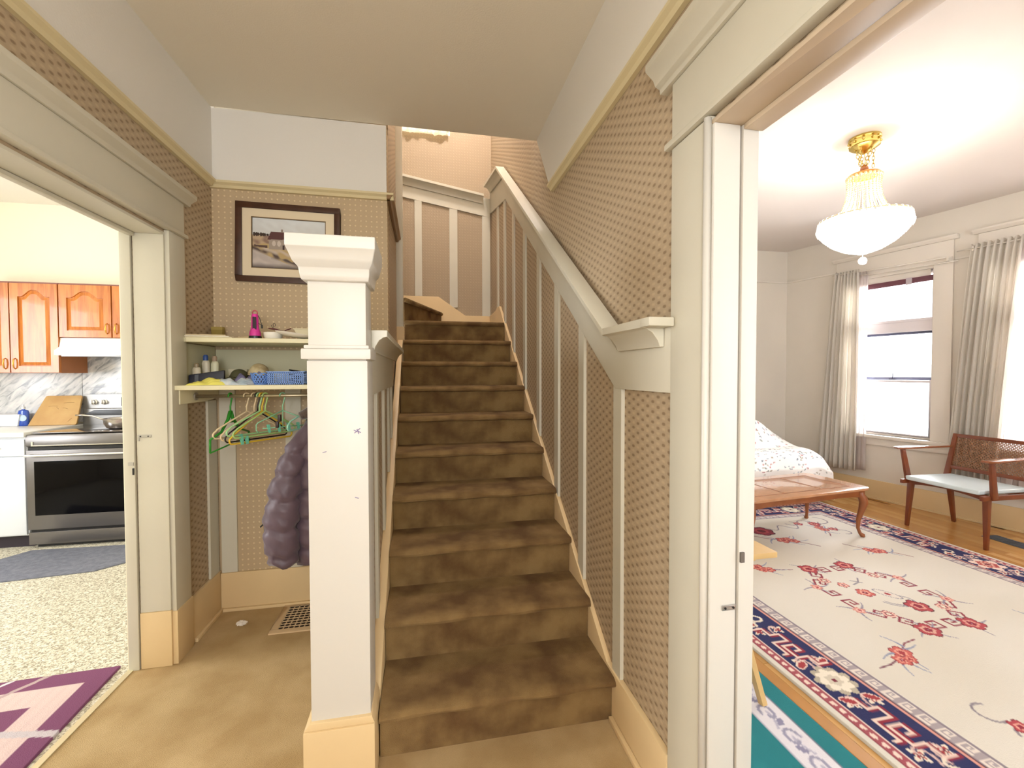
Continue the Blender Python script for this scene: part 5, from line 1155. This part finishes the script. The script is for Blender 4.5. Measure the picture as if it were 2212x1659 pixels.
for k, (x, y) in enumerate(((0.055, 0.02), (-0.055, 0.02), (0.0, -0.055), (0.03, 0.05))):
    chain((x, y, -0.060), (x*0.25, y*0.25, -0.205), 6).build('chain', brass, CH, smooth=True)
chain((-0.060, -0.02, -0.070), (-0.058, -0.02, -0.185), 5).build('chain', brass, CH, smooth=True)
chain((0.062, -0.01, -0.070), (0.060, -0.01, -0.190), 5).build('chain', brass, CH, smooth=True)
B().tube([(0, 0, -0.10), (0.006, 0, -0.15), (0, 0, -0.20)], 0.003, 6).build('cord', brass, CH)
B().ball((0, 0, -0.205), 0.024, 14, 8, 1.3).build('amber_ball', M('amber_glass', '#a85c12', 0.15, coat=1.0), CH, smooth=True)
B().lathe([(0.090, -0.262), (0.094, -0.255), (0.088, -0.240), (0.060, -0.228), (0.02, -0.222)], n=32, cap=False).build('crown', M('copper_gold', '#c98b4a', 0.3, metal=0.9), CH, smooth='auto')
bb = B()
for k in range(24): bb.ball((0.092*math.cos(k*0.2618), 0.092*math.sin(k*0.2618), -0.258), 0.010, 7, 4)
bb.build('crown_beads', cry2, CH, smooth=True, kind='stuff')
def strand(prof, nb_, rr, mat, count, name):
    b = B(); L = len(prof)-1
    for k in range(nb_):
        t = k/(nb_-1)*L; i = min(L-1, int(t)); e = t-i
        r_ = prof[i][0]*(1-e)+prof[i+1][0]*e; z = prof[i][1]*(1-e)+prof[i+1][1]*e
        b.ball((r_, 0, z), rr, 6, 4, 1.15)
    o = b.build(name, mat, CH, smooth=True)
    for k in range(1, count): piece(o.data, name, CH, (0, 0, 0), (0, 0, 2*math.pi*k/count))
strand([(0.091, -0.270), (0.088, -0.33), (0.096, -0.40), (0.118, -0.46), (0.145, -0.505)], 19, 0.0066, cry2, 26, 'bead_strand')
strand([(0.240, -0.535), (0.246, -0.570), (0.222, -0.63), (0.170, -0.682), (0.105, -0.722), (0.030, -0.748)], 22, 0.0125, crys, 36, 'bowl_strand')
b = B().lathe([(0.225, -0.540), (0.228, -0.585), (0.202, -0.632), (0.157, -0.682), (0.092, -0.718), (0.001, -0.738)], n=44, cap=False); b.build('bowl_liner', crys, CH, smooth=True)
B().tube([(0.246*math.cos(a), 0.246*math.sin(a), -0.532) for a in np.linspace(0, 2*math.pi, 48, endpoint=False)], 0.005, 8, closed=True).build('rim_ring', cry2, CH, smooth=True)
B().lathe([(0.145, -0.505), (0.175, -0.512), (0.246, -0.532)], n=44, cap=False).build('gallery', crys, CH, smooth=True)
bb = B()
for k in range(44):
    a = 2*math.pi*k/44; bb.lathe([(0.001, -0.555), (0.010, -0.585), (0.001, -0.612)], (0.252*math.cos(a), 0.252*math.sin(a), 0), 5, cap=False)
bb.build('rim_drops', crys, CH, kind='stuff')
B().tube([(0, 0, -0.745), (0, 0, -0.785)], 0.003, 6).ball((0, 0, -0.808), 0.026, 10, 6).build('ball_drop', crys, CH, smooth=True)

# ---- floor vent in the living room
lv = thing('floor_register', 'dark metal floor vent in the hardwood beside the armchair', 'vent', (4.66, 2.66, 0.0005), R(-3))
B().box(-0.075, 0.075, -0.15, 0.15, 0, 0.003).build('frame', M('slate_metal', '#59606b', 0.5, metal=0.4), lv, bevel=0.001)
b = B()
for k in range(14): b.box(-0.06, 0.06, -0.135+k*0.020, -0.125+k*0.020, 0.003, 0.005)
b.build('slats', M('slate_metal', '#59606b'), lv)

# ------------------------------------------------------------------ rugs
GX0, GX1, GY1, GY0 = 1.60, 4.11, 3.90, 0.50
RWd, RLn = GX1-GX0, GY1-GY0
g = Paint(RWd, RLn, 0.0065, '#ddd8cc'); X, Y = g.x, g.y
dxe = np.minimum(X, RWd-X); dye = np.minimum(Y, RLn-Y); D = np.minimum(dxe, dye); T = np.where(dxe < dye, Y, X)
g.mask((D > 0.028) & (D < 0.033), '#8d3b46')
b1 = (D >= 0.033) & (D < 0.075); g.mask(b1, '#a5525c')
e = np.hypot(((T % 0.042)-0.021)/0.014, (D-0.054)/0.011); g.mask(b1 & (e < 1), '#ecd6ca')
g.mask((D >= 0.075) & (D < 0.082), '#ecd6ca')
g.mask((D >= 0.082) & (D < 0.285), '#23285a')
g.mask((D >= 0.285) & (D < 0.297), '#d79a8c'); g.mask((D >= 0.297) & (D < 0.302), '#5c2f3b')
g.mask((D >= 0.302) & (D < 0.372), '#8b8088'); g.mask((D >= 0.310) & (D < 0.364), '#a89da0')
# Greek key in the grey guard band
key = ["1111110", "1000010", "1011010", "1010010", "1011110", "1000000", "1111111"]
key = ["11111100", "00000100", "01110100", "01010100", "01000100", "01111100"]
kk = np.array([[c == '1' for c in r_] for r_ in key]); cs = 0.0085
ii = np.clip(((D-0.3115)/cs).astype(int), 0, 5); jj = ((T/cs).astype(int)) % 8
inb = (D >= 0.3115) & (D < 0.3115+6*cs)
g.mask(inb & kk[ii, jj], '#e2d8ce')
g.mask((D >= 0.372) & (D < 0.377), '#7d7078')
def onband(side, t, fn):
    """calls fn with a mapper from band coordinates (t along, d from the edge) to rug coordinates"""
    if side == 'L': fn(lambda a, d: (d, t+a))
    elif side == 'R': fn(lambda a, d: (RWd-d, t+a))
    else: fn(lambda a, d: (t+a, RLn-d))
NC = 0.183
def peony(mp):
    cx_, cy_ = mp(0, NC)
    for k in range(9): a = 2*math.pi*k/9+0.2; g.ell(cx_+0.050*math.cos(a), cy_+0.055*math.sin(a), 0.038, 0.026, a, '#b8ae9a')
    for k in range(8): a = 2*math.pi*k/8; g.ell(cx_+0.036*math.cos(a), cy_+0.040*math.sin(a), 0.034, 0.022, a, '#ece4d2')
    for k in range(6): a = 2*math.pi*k/6+0.4; g.ell(cx_+0.018*math.cos(a), cy_+0.018*math.sin(a), 0.020, 0.013, a, '#d2c8b4')
    g.ell(cx_, cy_, 0.013, 0.010, 0.5, '#7b2c3c')
    for sg_ in (-1, 1):
        for dd in (-0.055, 0.06):
            x, y = mp(sg_*0.115, NC+dd); g.ell(x, y, 0.038, 0.020, 0.6*sg_, '#e8c9bb'); g.ell(x, y, 0.030, 0.014, 0.6*sg_, '#a5393f')
def keyfret(mp):
    P_ = [(-0.15, 0.075), (-0.15, 0.025), (-0.09, 0.025), (-0.09, -0.03), (0.0, -0.03), (0.0, 0.030), (-0.045, 0.030), (-0.045, 0.0)]
    Q = [(0.15, -0.075), (0.15, -0.025), (0.09, -0.025), (0.09, 0.03), (0.035, 0.03), (0.035, -0.055), (-0.06, -0.055), (-0.06, -0.08)]
    for L_ in (P_, Q):
        pp_ = [mp(a, NC+d) for a, d in L_]; g.stroke([(x+0.007, y-0.007) for x, y in pp_], 0.022, '#8e2438'); g.stroke(pp_, 0.013, '#e8cfc2')
def scroll(mp, fl_=1):
    pts = [mp(0.035*math.cos(a)*(1-a/9)-0.02, NC+fl_*0.045*math.sin(a)*(1-a/9)+0.01) for a in np.linspace(0, 5.2, 14)]
    g.stroke(pts, 0.013, '#e8dccb')
    pts = [mp(0.06+0.03*t, NC+fl_*(-0.02+0.07*t-0.05*t*t)) for t in np.linspace(0, 1.5, 8)]; g.stroke(pts, 0.012, '#e8dccb')
    x, y = mp(-0.055, NC-fl_*0.045); g.flower(x, y, 0.030, 5, 0.5, ('#e8dccb', '#e8dccb', '#b0433f', '#7b2c3c'))
def bflower(mp):
    x, y = mp(0, NC)
    g.flower(x, y, 0.085, 6, 0.3, ('#ecd6ca', '#ecd6ca', '#c05a50', '#7b2c3c'), 0.34)
    g.flower(x, y, 0.060, 6, 0.8, ('#ecd6ca', '#b8504c', '#e8b8a4', '#7b2c3c'), 0.30)
def filler(mp):
    for sg_, dd in ((1, 0.055), (-1, -0.055)):
        x, y = mp(0.0, NC+dd); g.flower(x, y, 0.030, 4, 0.5, ('#e8dccb', '#e8dccb', '#b0433f', '#7b2c3c'), 0.3)
        g.stroke([mp(0.03*math.cos(a)+0.01*a, NC+dd*0.6+sg_*0.022*math.sin(a)) for a in np.linspace(-2.5, 2.2, 10)], 0.010, '#d9b8b0')
mot = [peony, keyfret, lambda m: scroll(m, 1), bflower, lambda m: scroll(m, -1), keyfret]
for side, L_ in (('L', RLn), ('R', RLn), ('T', RWd)):
    t = 0.20; k = 5 if side != 'T' else 0
    tt = (1.60-0.50) if side in 'LR' else 0.45     # a white peony lies near y = 1.6 on the long sides
    n0 = int(math.ceil((tt-0.15)/0.255)); t = tt-n0*0.255; k = (-n0) % 6
    while t < L_-0.10:
        if t > 0.12: onband(side, t+0.128, filler); onband(side, t, mot[k % 6])
        t += 0.255; k += 1
# corner wedges keep the navy, field decoration next
def P2(wx, wy): return (wx-GX0, wy-GY0)
def sprig(wx, wy, ang, sc=1.0, flip=1):
    x, y = P2(wx, wy); c, s_ = math.cos(ang), math.sin(ang); tr = lambda a, b_: (x+(a*c-b_*s_*flip)*sc, y+(a*s_+b_*c*flip)*sc)
    g.stroke([tr(-0.20, 0.03), tr(-0.12, 0.0), tr(-0.03, 0.0), tr(0.05, 0.0)], 0.009*sc, '#8b4a55')
    g.stroke([tr(0.05, 0.0), tr(0.14, -0.02), tr(0.21, -0.05)], 0.009*sc, '#7d4a58')
    for (a0, b0, L_, an) in ((-0.02, 0.01, 0.12, 0.5), (-0.05, 0.0, 0.10, 2.4), (0.04, 0.0, 0.14, 0.1), (0.0, -0.01, 0.12, -0.7), (-0.08, 0, 0.10, -2.2), (0.05, 0.02, 0.10, 0.9)):
        px_, py_ = tr(a0, b0); g.leaf(px_, py_, L_*sc, ang+an*flip, '#8d93ab', 0.013*sc)
    for (a0, b0, r_) in ((-0.01, 0.0, 0.045), (0.06, 0.01, 0.036), (0.025, 0.035, 0.028)):
        px_, py_ = tr(a0, b0); g.flower(px_, py_, r_*sc, 5, ang, ('#8f3a40', '#c9655c', '#e09c88', '#a5393f'))
for (wx, wy, an, sc, fp) in ((2.27, 1.69, -2.6, 1.0, 1), (2.88, 3.04, -0.5, 1.1, 1), (3.41, 2.72, 2.5, 1.0, 1), (2.30, 2.65, -0.6, 1.0, -1), (3.33, 1.75, 0.6, 1.0, -1), (3.4, 1.15, -0.3, 1, 1), (2.45, 0.95, 0.4, 1, -1), (3.42, 3.2, 1.2, 0.9, 1)): sprig(wx, wy, an, sc, fp)
# medallion
mcx, mcy = 2.77, 2.19
def MP_(a, b_): return P2(mcx+a, mcy+b_)
hx_, hy_ = 0.32, 0.37
octo = [(-hx_, -0.14), (-0.15, -hy_), (0.15, -hy_), (hx_, -0.14), (hx_, 0.14), (0.15, hy_), (-0.15, hy_), (-hx_, 0.14)]
def fret(p, q_):      # key-shaped border line
    (ax, ay), (bx_, by_) = p, q_; L_ = math.hypot(bx_-ax, by_-ay); ux, uy = (bx_-ax)/L_, (by_-ay)/L_; nx_, ny_ = -uy, ux
    F_ = lambda t, o_: MP_(ax+ux*t*L_+nx_*o_, ay+uy*t*L_+ny_*o_)
    g.stroke([F_(0.02, 0), F_(0.40, 0), F_(0.40, 0.06), F_(0.22, 0.06), F_(0.22, 0.03), F_(0.31, 0.03)], 0.013, '#8e3040')
    g.stroke([F_(0.98, 0), F_(0.60, 0), F_(0.60, 0.06), F_(0.78, 0.06), F_(0.78, 0.03), F_(0.69, 0.03)], 0.013, '#8e3040')
for k in range(8): fret(octo[k], octo[(k+1) % 8])
for k, (a, b_) in enumerate(octo):
    x, y = MP_(a, b_)
    if k % 2 == 0 or True:
        big = k in (1, 2, 5, 6)
        for an in (0.3, 2.2, 4.0, 5.4): g.leaf(x, y, 0.11, an+k, '#8d8596', 0.014)
        g.flower(x, y, 0.056 if big else 0.030, 5, k, ('#6f2430', '#b1454c', '#dd8f82', '#8e2438') if big else ('#b8766c', '#d9988a', '#efc4b4', '#b1454c'))
for (a, b_) in ((-0.20, -0.21), (0.20, -0.21), (0.20, 0.21), (-0.20, 0.21)):
    x, y = MP_(a*0.98, b_*0.98); g.flower(x, y, 0.034, 6, 0.2, ('#8e3040', '#e6b8a8', '#8e3040', '#e6dcc8'))
# vase and scroll at the heart
x, y = MP_(0.03, -0.02); g.ell(x, y, 0.036, 0.075, 0.5, '#8f8a94'); g.ell(x, y, 0.030, 0.068, 0.5, '#ded6cb')
g.stroke([MP_(0.03+0.075*math.cos(a), -0.10+0.06*math.sin(a)) for a in np.linspace(-2.6, 0.9, 12)], 0.009, '#8f8a94')
x, y = MP_(0.03, -0.02); g.ell(x, y, 0.014, 0.016, 0.5, '#a5393f')
for dd in (0.0, 0.018): g.stroke([MP_(0.01+(0.085+dd)*math.cos(a), -0.07+(0.075+dd)*math.sin(a)) for a in np.linspace(-2.9, -0.4, 12)], 0.008, '#8f8a94')
g.stroke([MP_(-0.06, 0.12), MP_(0.0, 0.14), MP_(0.05, 0.19)], 0.010, '#8e8790'); g.stroke([MP_(-0.03, 0.17), MP_(0.02, 0.13)], 0.010, '#8e8790')
x, y = MP_(-0.09, 0.02); g.flower(x, y, 0.045, 5, 0.6, ('#8e3040', '#c9655c', '#e8b09c', '#8e2438')); x, y = MP_(-0.13, 0.13); g.flower(x, y, 0.030, 5, 0.6, ('#8e3040', '#d98c80', '#f0cdbd', '#8e2438'))
x, y = MP_(0.06, -0.17); g.flower(x, y, 0.060, 5, 0.1, ('#5c1f2c', '#b1454c', '#dd8f82', '#8e2438'))
# corner scrollwork in the field
def cornerwork(wx, wy, sx, sy):
    for (a, b_, r_, t0, t1) in ((0.0, 0.0, 0.09, 0, 4.2), (0.16, 0.04, 0.06, 2, 6.2), (0.05, 0.17, 0.06, -1.5, 2.8), (0.30, 0.02, 0.05, 0, 4.0), (0.02, 0.30, 0.05, 1, 5)):
        g.stroke([P2(wx+sx*(a+r_*math.cos(t)), wy+sy*(b_+r_*math.sin(t))) for t in np.linspace(t0, t1, 12)], 0.010, '#8a8088')
    for (a, b_, r_) in ((0.10, 0.08, 0.045), (0.24, 0.05, 0.035), (0.05, 0.22, 0.035)):
        x, y = P2(wx+sx*a, wy+sy*b_); g.flower(x, y, r_, 5, 1, ('#7b2c3c', '#b1454c', '#e0a090', '#8e2438'))
cornerwork(3.55, 3.40, -1, -1); cornerwork(2.15, 3.40, 1, -1); cornerwork(2.20, 1.02, 1, 1); cornerwork(3.5, 1.02, -1, 1)
for sg_ in (-1, 1):
    g.stroke([P2(2.85+sg_*t*0.45, 3.30+0.05*math.sin(t*14)) for t in np.linspace(0, 1, 22)], 0.010, '#8a8088')
x, y = P2(2.85, 3.26); g.flower(x, y, 0.09, 7, 0, ('#4f1f2c', '#8e3040', '#b1454c', '#6f2430'))
# faint abrash
wvy = sum(np.sin(X*a_+Y*b_+c_) for a_, b_, c_ in rng.uniform(-9, 9, (8, 3)))/8
g.mask(np.clip(wvy*1.1+0.2, 0, 1)*(D > 0.38)*(np.abs(g.c[..., 0]-lin('#ddd8cc')[0]) < 0.01), '#cbc0aa', 0.55)
rg1 = thing('oriental_rug', 'large cream wool rug with navy floral border and red medallion', 'rug', (0, 0, 0))
g.build('pile', Mvc('wool_pile', 0.95, 0.45, 300), 0.012, rg1, map3=lambda V: V+np.array([GX0, GY0, 0.0003]))
B().tube([(GX1+0.004, GY0+0.02, 0.005), (GX1+0.004, GY1-0.01, 0.005)], 0.0045, 6).build('selvedge', M('violet_binding', '#5b3590', 0.8), rg1, label='violet bound edge')
# teal rug
tr_ = thing('teal_rug', 'teal wool rug with a pale lilac scroll border just inside the doorway', 'rug', (0, 0, 0))
TX0, TX1, TY0, TY1 = 0.93, 1.50, -0.30, 2.40
t2 = Paint(TX1-TX0, TY1-TY0, 0.0065, '#1f7e86'); X, Y = t2.x, t2.y; E_ = (TX1-TX0)-X
t2.mask((E_ > 0.080) & (E_ < 0.210), '#e3e0e6'); t2.mask((E_ > 0.080) & (E_ < 0.086), '#7c7c90'); t2.mask((E_ > 0.093) & (E_ < 0.097), '#a9a7b8'); t2.mask((E_ > 0.204) & (E_ < 0.210), '#b9b6c6')
yy = 0.05; k = 0
while yy < 2.7:
    xc = (TX1-TX0)-0.147; s_ = 1 if k % 2 else -1
    t2.stroke([(xc+s_*0.030*math.cos(a)*(1-a/10), yy+0.048*math.sin(a)*(1-a/10)) for a in np.linspace(0, 5.5, 14)], 0.012, '#9c9ab4')
    t2.stroke([(xc-s_*0.02+s_*0.02*math.sin(a), yy+0.05+0.04*a) for a in np.linspace(0, 2.0, 8)], 0.010, '#b7b5c8')
    t2.ell(xc+s_*0.012, yy+0.075, 0.022, 0.012, 0.9*s_, '#8f8dab')
    yy += 0.125; k += 1
t2.mask(np.clip(np.sin(X*30+Y*13)*np.sin(X*17-Y*29), 0, 1)*(E_ > 0.25), '#2a8f96', 0.4)
t2.build('pile', Mvc('wool_pile', 0.95, 0.45, 300), 0.010, tr_, map3=lambda V: V+np.array([TX0, TY0, 0.0003]))
